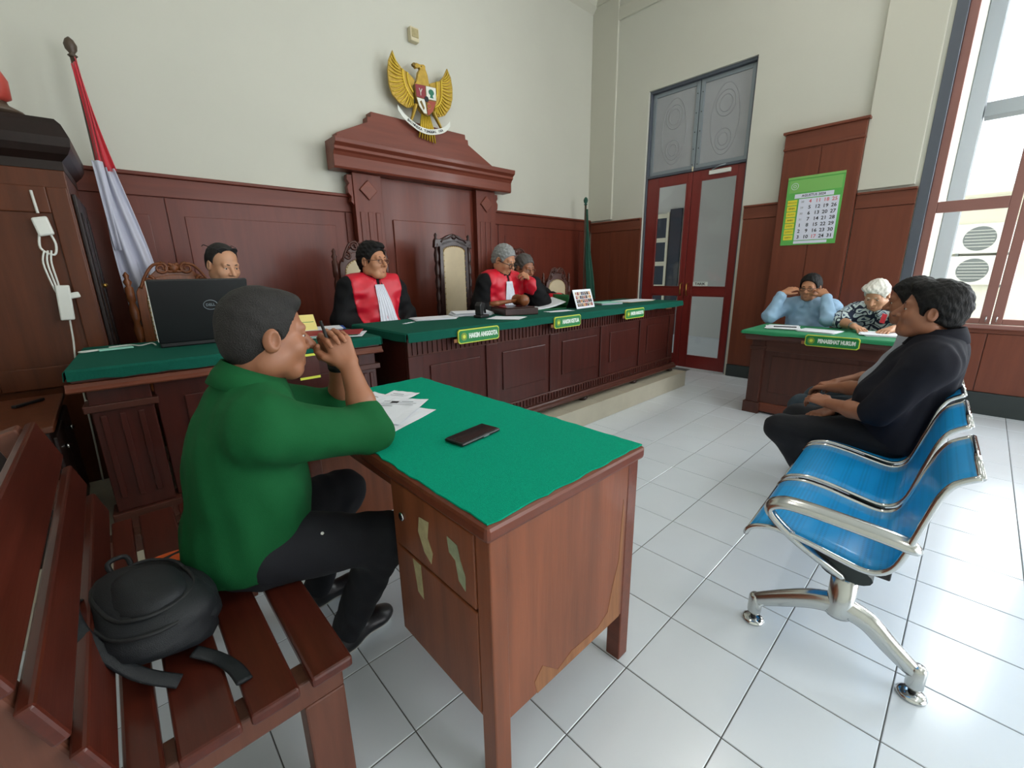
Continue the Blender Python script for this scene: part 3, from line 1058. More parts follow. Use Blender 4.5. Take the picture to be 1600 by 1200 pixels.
cb('tabletop', 'jdesk_h', -L_, 0, 0, 0.74, CT - 0.05, CT)
mb = MB()
mb.prism([(0.02, CT - 0.085), (-0.02, CT - 0.085), (-0.024, CT - 0.078), (-0.012, CT - 0.066), (-0.006, CT - 0.05), (0.02, CT - 0.05)], lambda u, v, d: (d, u, v), -L_ - 0.02, 0.012)
mb.build('edge_moulding', 'desk_edge_x', ct, bevel=0.002)
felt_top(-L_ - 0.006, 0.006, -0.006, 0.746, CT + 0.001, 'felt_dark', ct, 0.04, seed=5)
for x in (-L_ + 0.03, -0.12):
    p = cb('leg_pilaster', 'jdesk', x, x + 0.10 + (0.10 if x < -1 else 0), 0.03, 0.12, 0.10, CT - 0.085)
    wdt = 0.20 if x < -1 else 0.10
    cb('pilaster_base', 'jdesk_h', x - 0.02, x + wdt + 0.02, 0.01, 0.14, 0.0005, 0.10, p)
    cb('pilaster_cap', 'jdesk_h', x - 0.02, x + wdt + 0.02, 0.01, 0.14, CT - 0.18, CT - 0.15, p)
    for k in range(3 if x < -1 else 2):
        xx = x + 0.022 + k * (0.06 if x < -1 else 0.036)
        cb('flute', 'jdesk', xx, xx + 0.022, 0.022, 0.03, 0.16, CT - 0.20, p)
cb('front_panel', 'jdesk', -L_ + 0.24, -0.13, 0.06, 0.08, 0.10, CT - 0.05)
cb('panel_field', 'jdesk', -L_ + 0.34, -0.24, 0.05, 0.06, 0.2, CT - 0.17)
cb('end_panel', 'jdesk', -L_ + 0.05, -L_ + 0.07, 0.12, 0.70, 0.05, CT - 0.05)
cb('rear_leg', 'jdesk', -0.08, -0.02, 0.66, 0.72, 0.0005, CT - 0.05)
cb('rear_leg', 'jdesk', -L_ + 0.05, -L_ + 0.11, 0.66, 0.72, 0.0005, CT - 0.05)

# ---- counsel table ------------------------------------------------
pt = thing('counsel_table', 'dark wooden counsel table with green top near the window', 'table', (4.067, 0.72, 0))
PT = 0.73


def pb(name, m, x0, x1, y0, y1, z0, z1, par=pt, bevel=0.004):
    return B(x0, x1, y0, y1, z0, z1).build(name, m, par, bevel=bevel)


pb('tabletop', 'ptable_y', -0.11, 0.50, -0.64, 0.62, PT - 0.035, PT)
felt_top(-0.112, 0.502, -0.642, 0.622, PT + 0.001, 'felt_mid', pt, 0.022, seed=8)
mb = MB()
mb.prism([(0.02, PT - 0.075), (-0.06, PT - 0.075), (-0.075, PT - 0.06), (-0.085, PT - 0.045), (-0.09, PT - 0.035), (0.02, PT - 0.035)], lambda u, v, d: (u, d, v), -0.615, 0.60)
mb.build('edge_moulding', 'ptable_y', pt, bevel=0.002)
pb('front_board', 'ptable', 0.012, 0.03, -0.58, 0.56, 0.05, PT - 0.035)
pb('panel', 'ptable', 0.003, 0.012, -0.42, 0.40, 0.20, 0.52, bevel=0.008)
pb('upper_rail', 'ptable_y', 0.0, 0.012, -0.48, 0.46, 0.56, PT - 0.075)
for y in (-0.56, 0.46):
    p = pb('pilaster', 'ptable', -0.02, 0.06, y, y + 0.10, 0.10, PT - 0.075)
    pb('pilaster_base', 'ptable', -0.035, 0.07, y - 0.015, y + 0.115, 0.0005, 0.10, p)
    pb('pilaster_cap', 'ptable', -0.03, 0.07, y - 0.01, y + 0.11, 0.57, 0.60, p)
pb('bottom_rail', 'desk_edge', -0.005, 0.02, -0.46, 0.46, 0.02, 0.10)
for y in (-0.57, 0.55):
    pb('end_panel', 'ptable', 0.06, 0.46, y, y + 0.02, 0.05, PT - 0.035)
plate('name_plate', 'PENASEHAT HUKUM', (3.938, 0.70, 0.700), (0, -1, 0), Z_, (-1, 0, 0), 0.34, 0.085, 'green name plate on the front of the counsel table')

# ---- near desk ----------------------------------------------------
nd = thing('writing_desk', 'worn brown wooden desk with bright green felt top in the foreground', 'desk', (0.475, 0.595, 0))
NX, NYY, NZ = 0.61, 1.235, 0.75


def nb_(name, m, x0, x1, y0, y1, z0, z1, par=nd, bevel=0.003):
    return B(x0, x1, y0, y1, z0, z1).build(name, m, par, bevel=bevel)


nb_('tabletop', 'desk_edge_x', 0, NX, 0, NYY, NZ - 0.04, NZ - 0.002, bevel=0.01)
# felt with a slightly wavy cut edge
rd = random.Random(11)
mb = MB()
ol = []
for k in range(40):
    ol.append((0.012 + rd.uniform(-0.004, 0.003), 0.012 + (NYY - 0.02) * k / 40))
for k in range(20):
    ol.append((0.012 + (NX - 0.02) * k / 20, NYY - 0.006 + rd.uniform(-0.003, 0.003)))
for k in range(40):
    ol.append((NX - 0.006 + rd.uniform(-0.003, 0.003), NYY - 0.006 - (NYY - 0.02) * k / 40))
for k in range(20):
    ol.append((NX - 0.006 - (NX - 0.02) * k / 20, 0.010 + rd.uniform(-0.004, 0.003)))
mb.prism(ol, lambda u, v, d: (u, v, d), NZ - 0.0015, NZ + 0.0025)
mb.build('felt_cover', 'felt', nd)
# drawer pedestal (user side = -X face, near end)
nb_('end_panel', 'desk', 0.055, NX - 0.062, 0.014, 0.034, 0.185, NZ - 0.04)
nb_('pedestal_side', 'desk', 0.02, NX - 0.02, 0.435, 0.453, 0.185, NZ - 0.04)
nb_('pedestal_floor', 'desk', 0.02, NX - 0.02, 0.042, 0.435, 0.185, 0.20)
nb_('pedestal_back', 'desk', NX - 0.06, NX - 0.045, 0.06, 0.435, 0.185, NZ - 0.04)
for (x, y) in ((0.015, 0.012), (NX - 0.065, 0.012), (NX - 0.065, NYY - 0.06), (0.015, NYY - 0.06)):
    nb_('leg', 'desk' if (x < 0.1 and y < 0.1) else 'desk_edge', x, x + 0.05, y, y + 0.05, 0.0005, NZ - 0.04, bevel=0.004)
dr = nb_('drawer', 'desk', 0.012, 0.03, 0.064, 0.432, 0.505, 0.70)
MB().lathe([(0.013, 0.0), (0.013, -0.004), (0.009, -0.006), (0.004, -0.006)], (0.012, 0.385, 0.605), 14, 'x').build('keyhole', 'chrome', dr, smooth=True)
nb_('pedestal_door', 'desk', 0.014, 0.032, 0.064, 0.432, 0.20, 0.495)
nb_('drawer_rail', 'desk_edge', 0.018, 0.034, 0.062, 0.434, 0.70, NZ - 0.04)


def scrap(name, pts, x, m, parent):
    return MB().prism(pts, lambda u, v, d: (d, u, v), x, x - 0.0012).build(name, m, parent)


scrap('paper_scrap', [(0.245, 0.65), (0.29, 0.645), (0.30, 0.60), (0.275, 0.55), (0.245, 0.53), (0.235, 0.565), (0.255, 0.60)], 0.0118, 'paper_old', dr)
scrap('paper_scrap', [(0.125, 0.645), (0.165, 0.65), (0.16, 0.61), (0.135, 0.60), (0.125, 0.55), (0.10, 0.535), (0.098, 0.575), (0.115, 0.61)], 0.0118, 'paper_old2', dr)
scrap('tape_strip', [(0.345, 0.492), (0.305, 0.492), (0.302, 0.385), (0.33, 0.395)], 0.0138, 'paper_old', dr)
# bare worn wood on the end panel
mb = MB()
mb.prism([(0.50, 0.185), (0.535, 0.185), (0.535, 0.56), (0.527, 0.60), (0.522, 0.52), (0.518, 0.40), (0.49, 0.32), (0.47, 0.24), (0.42, 0.215), (0.30, 0.22), (0.24, 0.20), (0.18, 0.26), (0.15, 0.23), (0.16, 0.185)], lambda u, v, d: (u, d, v), 0.014, 0.0132)
mb.build('worn_patch', 'desk_worn', nd)
nb_('far_end_panel', 'desk', 0.04, NX - 0.065, NYY - 0.045, NYY - 0.027, 0.13, NZ - 0.04)
nb_('apron', 'desk_edge', 0.03, 0.045, 0.453, NYY - 0.06, NZ - 0.09, NZ - 0.04)

# ---- bench --------------------------------------------------------
bn = thing('slatted_bench', 'dark red slatted wooden bench in the left foreground', 'bench', (0.0, 0.795, 0))


def bb(name, m, c, ax, ay, az, par=bn, bevel=0.006):
    return MB().obox(c, ax, ay, az).build(name, m, par, bevel=bevel)


BL = 1.08
for (x0, x1) in ((0.165, 0.250), (0.055, 0.142), (-0.055, 0.040), (-0.125, -0.072)):
    B(x0, x1, 0.0, BL, 0.424, 0.45).build('seat_slat', 'bench', bn, bevel=0.006)
ln = Vector((-0.10, 0, 0.34)).normalized()
nr = Vector((ln.z, 0, -ln.x))
p0 = Vector((-0.125, BL / 2, 0.47))
for s0, s1 in ((0.02, 0.105), (0.135, 0.22), (0.25, 0.385)):
    c = p0 + ln * ((s0 + s1) / 2)
    bb('back_slat', 'bench', c, nr * 0.012, Vector((0, BL / 2, 0)), ln * ((s1 - s0) / 2))
for y in (0.03, BL - 0.09):
    f = B(-0.15, 0.235, y, y + 0.06, 0.36, 0.4235).build('seat_rail', 'bench_end', bn, bevel=0.005)
    B(0.15, 0.235, y, y + 0.06, 0.0005, 0.36).build('front_leg', 'bench_end', bn, bevel=0.005)
    c = Vector((-0.150, y + 0.03, 0.47)) + ln * 0.19
    bb('back_post', 'bench_end', c - nr * 0.018, nr * 0.028, Vector((0, 0.03, 0)), ln * 0.20)
    B(-0.23, -0.15, y, y + 0.06, 0.0005, 0.47).build('rear_leg', 'bench_end', bn, bevel=0.005)
    B(-0.15, 0.15, y + 0.015, y + 0.045, 0.10, 0.15).build('stretcher', 'bench_end', bn, bevel=0.004)
B(0.18, 0.21, 0.09, BL - 0.09, 0.37, 0.42).build('front_rail', 'bench', bn, bevel=0.004)

# ---- blue waiting chairs: one row of four seats on a beam ----------
ROT = math.radians(3.2)
wc = thing('waiting_chairs', 'row of blue perforated steel waiting seats with chrome frame', 'seat row', (1.46, 0.0, 0), ROT)
prof = [(0.402, 0.385), (0.396, 0.404), (0.372, 0.424), (0.32, 0.436), (0.24, 0.428), (0.16, 0.411), (0.10, 0.400), (0.065, 0.405), (0.040, 0.425), (0.022, 0.465), (0.005, 0.54), (-0.012, 0.62), (-0.025, 0.672), (-0.045, 0.710), (-0.085, 0.738)]
path = [Vector((0, y, z)) for y, z in prof]
sp = smooth_path(path, 3)


def perf_mat():
    m = mat('blue_perforated_sheet', (8, 122, 192), 0.38, coat=0.2)
    nt = m.node_tree
    b = nt.nodes['Principled BSDF']
    tc = nt.nodes.new('ShaderNodeTexCoord')
    v = nt.nodes.new('ShaderNodeTexVoronoi')
    v.inputs['Scale'].default_value = 85
    v.inputs['Randomness'].default_value = 0.0
    nt.links.new(tc.outputs['Object'], v.inputs[0])
    r = nt.nodes.new('ShaderNodeValToRGB')
    r.color_ramp.elements[0].position = 0.30
    r.color_ramp.elements[0].color = srgb(14, 140, 210)
    r.color_ramp.elements[1].position = 0.38
    r.color_ramp.elements[1].color = srgb(12, 160, 234)
    nt.links.new(v.outputs[0], r.inputs[0])
    nt.links.new(r.outputs[0], b.inputs['Base Color'])
    return m


M['blue_perf'] = perf_mat()
SW, SP = 0.43, 0.485
for k in range(4):
    x0 = k * SP
    mb = MB()
    wt = lambda z: SW * (1 - 0.15 * max(0.0, min(1.0, (z - 0.45) / 0.28)))
    mb.sheet([[(x0 + SW / 2 + (wt(p.z) - 0.016) * (i / 6 - 0.5), p.y, p.z) for i in range(7)] for p in sp])
    st = mb.build('seat_shell', 'blue_perf', wc, smooth=True, solid=0.003)
    for q in (-0.5, 0.5):
        MB().tube([(x0 + SW / 2 + q * wt(p.z), p.y, p.z) for p in sp], 0.0085, 8).build('side_rail', 'chrome', st, smooth=True)
    a, b = sp[0], sp[-1]
    MB().tube([(x0, a.y, a.z), (x0 + SW, a.y, a.z)], 0.008, 8).build('front_rail', 'chrome', st, smooth=True)
    MB().tube([(x0 + SW / 2 - wt(b.z) / 2, b.y, b.z), (x0 + SW / 2 + wt(b.z) / 2, b.y, b.z)], 0.008, 8).build('top_rail', 'chrome', st, smooth=True)
    for x in (x0 + 0.07, x0 + SW - 0.07):
        B(x - 0.015, x + 0.015, 0.03, 0.22, 0.360, 0.395).build('seat_bracket', 'black_plastic', st, bevel=0.004)
# beam
mb = MB()
mb.prism([(0.13 + 0.065 * math.cos(q * PI / 8), 0.335 + 0.030 * math.sin(q * PI / 8)) for q in range(16)], lambda u, v, d: (d, u, v), 0.06, 3 * SP + SW - 0.03)
mb.build('beam', 'dark_green_rubber', wc, smooth=False)
for xx in (0.085, 3 * SP + SW - 0.09):
    hub = MB().lathe([(0.036, 0.17), (0.04, 0.185), (0.036, 0.21), (0.036, 0.31)], (xx, 0.13, 0), 18).build('hub_post', 'alu_cast', wc, smooth=True)
    for pts, rr in (([(0.13, 0.205), (0.20, 0.185), (0.28, 0.14), (0.345, 0.098), (0.36, 0.088)], 1), ([(0.13, 0.205), (0.06, 0.185), (0.0, 0.135), (-0.055, 0.092), (-0.072, 0.084)], 1)):
        ps = smooth_path([(xx, y, z) for y, z in pts], 4)
        n_ = len(ps)
        lg = MB().tube(ps, [0.040 - 0.017 * i / (n_ - 1) for i in range(n_)], 10, flat=(0.9, 0.8)).build('leg', 'alu_cast', wc, smooth=True)
        e = ps[-1]
        MB().lathe([(0.021, 0.035), (0.022, 0.04), (0.022, 0.10), (0.016, 0.108), (0.004, 0.11)], (e.x, e.y, 0), 14).build('leg_end', 'alu_cast', lg, smooth=True)
        MB().lathe([(0.010, 0.012), (0.010, 0.036)], (e.x, e.y, 0), 10).build('leveller', 'black_plastic', lg, smooth=True)
        MB().lathe([(0.036, 0.0005), (0.037, 0.006), (0.030, 0.012), (0.012, 0.016)], (e.x, e.y, 0), 18).build('foot_disc', 'chrome', lg, smooth=True)
for xx in (-0.01 + 0.03, 3 * SP + SW - 0.02):
    ps = smooth_path([(xx + 0.055, 0.14, 0.315), (xx + 0.03, 0.20, 0.36), (xx, 0.275, 0.42), (xx - 0.01, 0.335, 0.475), (xx - 0.01, 0.345, 0.505), (xx - 0.01, 0.315, 0.528), (xx - 0.01, 0.26, 0.533), (xx - 0.01, 0.16, 0.528), (xx - 0.01, 0.06, 0.520), (xx - 0.005, 0.012, 0.512), (xx + 0.01, 0.006, 0.508)], 4)
    MB().tube(ps, 0.025, 10, flat=(0.6, 1.15)).build('armrest', 'alu_cast', wc, smooth=True)


# ---- carved judge chairs ------------------------------------------
def carved_chair(label, loc, rotz, H, W, m, crest=True, tall=False, zc0=0.62, cushion='cushion'):
    t = thing('carved_chair', label, 'chair', loc, rotz, 'carved court chairs')
    a = W / 2
    B(-a, a, -0.47, 0.0, 0.40, 0.44).build('seat_frame', m, t, bevel=0.008)
    sc = MB()
    rows = []
    for i in range(9):
        v = i / 8
        rows.append([(-a + 0.03 + (W - 0.06) * u / 8, -0.45 + 0.41 * v, 0.441 + 0.05 * (1 - (2 * u / 8 - 1) ** 4) * (1 - (2 * v - 1) ** 4)) for u in range(9)])
    sc.sheet(rows)
    sc.build('seat_cushion', cushion, t, smooth=True, solid=0.006)
    for x in (-a + 0.025, a - 0.025):
        for y in (-0.44, -0.025):
            MB().lathe([(0.018, 0.0005), (0.024, 0.03), (0.014, 0.06), (0.022, 0.18), (0.026, 0.26), (0.016, 0.29), (0.026, 0.33), (0.028, 0.40)], (x, y, 0), 12).build('leg', m, t, smooth=True)
    top = H - (0.10 if crest else 0.05)
    for x in (-a + 0.02, a - 0.02):
        pr = [(0.020, 0.44), (0.024, 0.52), (0.016, 0.56), (0.022, 0.60)]
        z = 0.60
        while z < top - 0.16:
            pr += [(0.022, z), (0.026, z + 0.05), (0.015, z + 0.10), (0.023, z + 0.115)]
            z += 0.12
        pr += [(0.022, top - 0.04), (0.012, top - 0.03), (0.022, top - 0.005), (0.010, top + 0.015), (0.016, top + 0.035), (0.003, top + 0.055)]
        MB().lathe(pr, (x, 0.0, 0), 12).build('back_post', m, t, smooth=True)
    # arched frame with an upholstered panel
    z0, z1 = zc0, H - (0.20 if crest else 0.13)
    w0 = a - 0.055
    inner, outer = [], []
    N = 16
    arch = 0.10 if not tall else 0.045
    for i in range(N + 1):
        th = PI * i / N
        inner.append((w0 * 0.82 * math.cos(th), z1 + arch * math.sin(th) - 0.02))
    mb = MB()
    poly = [(-w0 * 0.82, z0 + 0.05), (w0 * 0.82, z0 + 0.05)] + inner
    cu = MB().prism(poly, lambda u, v, d: (u, d, v), -0.022, 0.012).build('back_cushion', cushion, t, bevel=0.012)
    fr = MB()
    ip = [(w0 * 0.82, z0 + 0.05)] + inner + [(-w0 * 0.82, z0 + 0.05)]
    op = [(w0 + 0.02, z0)] + [(p[0] * 1.26, p[1] + 0.035 + 0.02 * math.sin(PI * i / N)) for i, p in enumerate(inner)] + [(-w0 - 0.02, z0)]
    vs, fs = [], []
    for y in (-0.02, 0.018):
        for (p, q) in zip(ip, op):
            vs += [(p[0], y, p[1]), (q[0], y, q[1])]
    n2 = len(ip)
    for i in range(n2 - 1):
        fs.append((2 * i, 2 * i + 1, 2 * i + 3, 2 * i + 2))
        k = 2 * n2
        fs.append((k + 2 * i, k + 2 * i + 2, k + 2 * i + 3, k + 2 * i + 1))
        fs.append((2 * i + 1, k + 2 * i + 1, k + 2 * i + 3, 2 * i + 3))
        fs.append((2 * i, 2 * i + 2, k + 2 * i + 2, k + 2 * i))
    fr.add(vs, fs)
    fr.build('back_frame', m, t, bevel=0.004)
    B(-w0 - 0.02, w0 + 0.02, -0.016, 0.016, z0 - 0.01, z0 + 0.052).build('back_rail', m, t, bevel=0.006)
    st = MB()
    for i in range(0, N + 1):
        p = inner[i]
        st.ball((p[0] * 0.96, -0.024, p[1] - 0.006), 0.005, 6, 4)
    for k in range(12):
        for s in (-1, 1):
            st.ball((s * w0 * 0.79, -0.024, z0 + 0.07 + (z1 - z0 - 0.08) * k / 12), 0.005, 6, 4)
    o = st.build('brass_studs', 'brass', cu, smooth=True)
    o['kind'] = 'stuff'
    if crest:
        cz = z1 + arch + 0.045
        cr = MB()
        hh = H - cz
        cr.prism([(-w0 * 0.95, cz - 0.10), (-w0 * 0.7, cz - 0.03), (-w0 * 0.45, cz + 0.02), (-0.05, cz + hh * 0.72), (0, cz + hh * 0.85), (0.05, cz + hh * 0.72), (w0 * 0.45, cz + 0.02), (w0 * 0.7, cz - 0.03), (w0 * 0.95, cz - 0.10), (w0 * 0.6, cz - 0.05), (0, cz - 0.01), (-w0 * 0.6, cz - 0.05)], lambda u, v, d: (u, d, v), -0.012, 0.012)
        crs = cr.build('crest', m, t, bevel=0.004)
        sc = MB()

        def scroll(cx, czz, r0, s, turns=1.4):
            pts = []
            for i in range(20):
                q = i / 19
                an = s * q * turns * 2 * PI + PI / 2
                rr = r0 * (1 - 0.75 * q)
                pts.append((cx + rr * math.cos(an), -0.02, czz + rr * math.sin(an)))
            sc.tube(pts, [0.010 - 0.005 * i / 19 for i in range(20)], 7)
        for s in (-1, 1):
            scroll(s * w0 * 0.32, cz + 0.03, 0.036, s)
            scroll(s * w0 * 0.66, cz - 0.045, 0.030, s)
            scroll(s * 0.026, cz + hh * 0.55, 0.028, s)
            sc.tube(smooth_path([(s * w0 * 0.9, -0.018, cz - 0.09), (s * w0 * 0.75, -0.022, cz - 0.02), (s * w0 * 0.5, -0.02, cz + 0.05), (s * w0 * 0.2, -0.02, cz + 0.06)], 4), 0.009, 7)
        sc.ball((0, -0.018, H - 0.022), (0.03, 0.016, 0.024), 10, 6)
        sc.ball((0, -0.02, cz + 0.03), (0.022, 0.014, 0.03), 10, 6)
        sc.build('carved_scrolls', m, crs, smooth=True)
    else:
        mb = MB()
        cz = z1 + arch + 0.03
        mb.prism([(-a - 0.01, cz - 0.07), (-a + 0.0, cz - 0.0), (-a + 0.08, cz + 0.01), (-0.06, cz + 0.045), (0, cz + 0.06), (0.06, cz + 0.045), (a - 0.08, cz + 0.01), (a, cz), (a + 0.01, cz - 0.07), (a - 0.06, cz - 0.06), (0, cz - 0.01), (-a + 0.06, cz - 0.06)], lambda u, v, d: (u, d, v), -0.02, 0.02)
        crs = mb.build('crest', m, t, bevel=0.005)
        sc = MB()
        for s in (-1, 1):
            sc.tube(smooth_path([(s * 0.02, -0.024, cz + 0.04), (s * 0.07, -0.026, cz + 0.015), (s * 0.12, -0.024, cz + 0.005), (s * 0.15, -0.024, cz - 0.02)], 4), 0.008, 7)
        sc.ball((0, -0.022, cz + 0.03), (0.03, 0.012, 0.025), 10, 6)
        sc.build('carved_scrolls', m, crs, smooth=True)
    return t


carved_chair('carved brown high chair with cream arched back behind the leftmost judge', (1.57, 3.46, PZ), 0.0, 1.33, 0.47, 'carved')
carved_chair('tall dark chair with studded cream back left of the grey-haired judge', (2.52, 3.52, PZ), 0.05, 1.44, 0.43, 'carved_dark', crest=False, tall=True)
carved_chair('carved brown high chair behind the rightmost judge', (3.50, 3.68, PZ), -0.1, 1.33, 0.47, 'carved')
carved_chair('empty carved chair by the green flag at the right end of judges desk', (4.02, 3.52, PZ), -0.2, 1.115, 0.42, 'carved', zc0=0.55)
carved_chair('carved chair whose crest shows above the black laptop', (0.36, 3.58, PZ), 0.0, 1.17, 0.52, 'carved_light', zc0=0.55)

# ---- hutch cabinet in the left corner ------------------------------
hu = thing('hutch_cabinet', 'tall dark brown wooden cabinet with crown moulding in the left corner', 'cabinet', (-0.03, 3.16, PZ), math.radians(-3.0))


def hb(name, m, x0, x1, y0, y1, z0, z1, par=hu, bevel=0.005):
    return B(x0, x1, y0, y1, z0, z1).build(name, m, par, bevel=bevel)


hb('body', 'hutch', -0.52, 0.0, 0.0, 0.60, 0.0005, 1.60)
for (a, b, c, d) in ((-0.50, -0.42, 0.02, 1.54), (-0.08, -0.005, 0.02, 1.54)):
    hb('stile', 'hutch', a, b, -0.014, -0.0003, 0.55, 1.52)
hb('side_rail', 'hutch', -0.42, -0.08, -0.014, -0.0003, 1.40, 1.52)
hb('side_rail', 'hutch', -0.42, -0.08, -0.014, -0.0003, 0.55, 0.66)
for y0, y1 in ((0.03, 0.29), (0.31, 0.57)):
    d_ = hb('cabinet_door', 'hutch_shaded', 0.0003, 0.018, y0, y1, 0.60, 1.50)
    hb('door_panel', 'hutch_shaded', 0.018, 0.024, y0 + 0.06, y1 - 0.06, 0.68, 1.42, d_)
    MB().ball((0.03, y0 + 0.03 if y0 > 0.2 else y1 - 0.03, 1.05), 0.012, 10, 6).build('knob', 'brass', d_, smooth=True)
    hb('drawer', 'hutch_shaded', 0.0003, 0.018, y0, y1, 0.10, 0.52)
mb = MB()
cp = [(0.0, 1.60), (0.0, 1.64), (0.03, 1.67), (0.045, 1.70), (0.05, 1.74), (0.03, 1.80), (0.01, 1.825), (-0.08, 1.83)]
vs, fs = [], []
for (u, z) in cp:
    vs += [(-0.53, -0.001 - u, z), (0.001 + u, -0.001 - u, z), (0.001 + u, 0.62, z), (-0.53, 0.62, z)]
for i in range(len(cp) - 1):
    for k in range(3):
        fs.append((4 * i + k, 4 * i + k + 1, 4 * i + k + 5, 4 * i + k + 4))
    fs.append((4 * i + 3, 4 * i, 4 * i + 4, 4 * i + 7))
k = 4 * (len(cp) - 1)
fs += [(0, 3, 2, 1), (k, k + 1, k + 2, k + 3)]
mb.add(vs, fs)
mb.build('crown_moulding', 'hutch_shaded', hu)
rv = thing('red_vase', 'small red vase on a brown saucer on top of the cabinet', 'vase', (-0.20, 3.26, 1.997))
MB().lathe([(0.05, 0.0), (0.085, 0.012), (0.085, 0.02), (0.04, 0.045), (0.035, 0.06)], (0, 0, 0), 18).build('saucer', 'pole', rv, smooth=True)
MB().lathe([(0.03, 0.06), (0.055, 0.075), (0.058, 0.15), (0.042, 0.19), (0.026, 0.20), (0.026, 0.225), (0.03, 0.23)], (0, 0, 0), 18).build('vase_body', 'red_lacquer', rv, smooth=True)
lc = thing('low_cabinet', 'low brown wooden cabinet beside the bench in the dark left corner', 'cabinet', (-0.245, 2.30, PZ))
B(-0.36, 0.0, 0.0, 0.66, 0.0005, 0.53).build('body', 'hutch_shaded', lc, bevel=0.005)
B(-0.36, 0.015, -0.015, 0.66, 0.53, 0.555).build('top', 'hutch', lc, bevel=0.005)
for y0, y1 in ((0.02, 0.32), (0.34, 0.64)):
    d_ = B(0.0003, 0.014, y0, y1, 0.06, 0.50).build('cabinet_door', 'hutch_shaded', lc, bevel=0.004)
    MB().ball((0.022, (y0 + y1) / 2, 0.42), 0.010, 8, 6).build('knob', 'chrome', d_, smooth=True)
# ================================================================== OBJECTS ON WALLS AND DESKS
# ---- national emblem over the throne -------------------------------
EY = 3.95
emb = thing('wall_emblem', 'gold eagle emblem with shield and white banner above the throne', 'emblem', (2.56, EY, 2.5))


def ef(u, v, d):
    return (u - 2.56, d, v - 2.5)


LW = [(2.271, 3.177), (2.225, 3.089), (2.208, 3.006), (2.21, 2.899), (2.236, 2.824), (2.3, 2.77), (2.377, 2.744), (2.436, 2.76), (2.457, 2.839), (2.456, 2.938), (2.484, 2.993), (2.42, 3.036), (2.352, 3.056), (2.298, 3.109)]
RW = [(2.856, 3.185), (2.81, 3.107), (2.762, 3.056), (2.638, 3.002), (2.65, 2.96), (2.66, 2.846), (2.66, 2.764), (2.735, 2.737), (2.808, 2.767), (2.875, 2.849), (2.905, 2.93), (2.911, 3.03), (2.896, 3.115)]


def wing(pts, root, tips, name):
    w = MB()
    w.prism(pts, ef, 0.0, -0.018)
    o = w.build(name, 'gold', emb, bevel=0.004)
    fe = MB()
    n = len(tips)
    for (a, b) in tips:
        # a feather ridge from the leading edge to the tip
        a3, b3 = Vector(ef(a[0], a[1], -0.020)), Vector(ef(b[0], b[1], -0.018))
        mid = (a3 + b3) / 2 + Vector((0, -0.008, -0.012))
        ps = smooth_path([a3, mid, b3], 5)
        m_ = len(ps)
        fe.tube(ps, [0.008 * (0.6 + 0.6 * math.sin(PI * (0.1 + 0.8 * i / (m_ - 1)))) for i in range(m_)], 6, flat=(0.7, 1.0))
    fo = fe.build('feathers', 'gold_bright', o, smooth=True)
    fo['kind'] = 'stuff'
    return o


def lerp2(p, q, t):
    return (p[0] + (q[0] - p[0]) * t, p[1] + (q[1] - p[1]) * t)


def along(path, t):
    x = t * (len(path) - 1)
    i = min(int(x), len(path) - 2)
    return lerp2(path[i], path[i + 1], x - i)


lo = [(2.262, 3.15), (2.228, 3.08), (2.216, 3.0), (2.22, 2.90), (2.246, 2.83), (2.305, 2.78), (2.38, 2.752), (2.43, 2.765)]
li = [(2.30, 3.08), (2.335, 3.03), (2.35, 2.99), (2.358, 2.95), (2.372, 2.91), (2.395, 2.875), (2.42, 2.845), (2.445, 2.82)]
wl = wing(LW, None, [(along(li, k / 15), along(lo, k / 15)) for k in range(16)], 'wing')
ro_ = [(2.862, 3.16), (2.89, 3.10), (2.902, 3.02), (2.896, 2.93), (2.868, 2.85), (2.81, 2.775), (2.74, 2.745), (2.69, 2.765)]
ri = [(2.81, 3.08), (2.785, 3.04), (2.775, 3.0), (2.77, 2.95), (2.76, 2.90), (2.74, 2.86), (2.71, 2.82), (2.68, 2.80)]
wr_ = wing(RW, None, [(along(ri, k / 15), along(ro_, k / 15)) for k in range(16)], 'wing')
for wg, cv in ((wl, [(2.352, 3.05), (2.356, 2.98), (2.375, 2.91), (2.41, 2.86), (2.45, 2.83)]), (wl, [(2.40, 3.035), (2.402, 2.98), (2.425, 2.92), (2.455, 2.885)]), (wr_, [(2.775, 3.06), (2.772, 2.98), (2.762, 2.90), (2.73, 2.84), (2.68, 2.81)]), (wr_, [(2.72, 3.035), (2.72, 2.98), (2.715, 2.92), (2.68, 2.87)])):
    MB().tube(smooth_path([ef(u, v, -0.022) for u, v in cv], 4), 0.010, 7).build('feather_row', 'gold_bright', wg, smooth=True)
mb = MB()
mb.prism([(2.495, 3.0), (2.512, 3.063), (2.535, 3.095), (2.525, 3.101), (2.496, 3.088), (2.478, 3.096), (2.482, 3.115), (2.497, 3.132), (2.536, 3.128), (2.575, 3.138), (2.592, 3.128), (2.592, 3.103), (2.612, 3.059), (2.625, 2.976), (2.65, 2.85), (2.62, 2.75), (2.57, 2.70), (2.50, 2.75), (2.466, 2.86), (2.468, 2.95)], ef, 0.0, -0.04)
bo = mb.build('eagle_body', 'gold', emb, bevel=0.010)
MB().ball(ef(2.545, 3.113, -0.042), (0.005, 0.003, 0.005), 8, 5).build('eye', 'ink', bo)
mb = MB()
mb.prism([(2.478, 3.096), (2.46, 3.10), (2.455, 3.115), (2.468, 3.128), (2.492, 3.132)], ef, -0.008, -0.034)
mb.build('beak', 'gold_dark', bo, bevel=0.003)
SH = [(2.450, 2.950), (2.568, 2.960), (2.685, 2.966), (2.684, 2.853), (2.640, 2.755), (2.581, 2.703), (2.529, 2.715), (2.479, 2.773), (2.455, 2.850)]
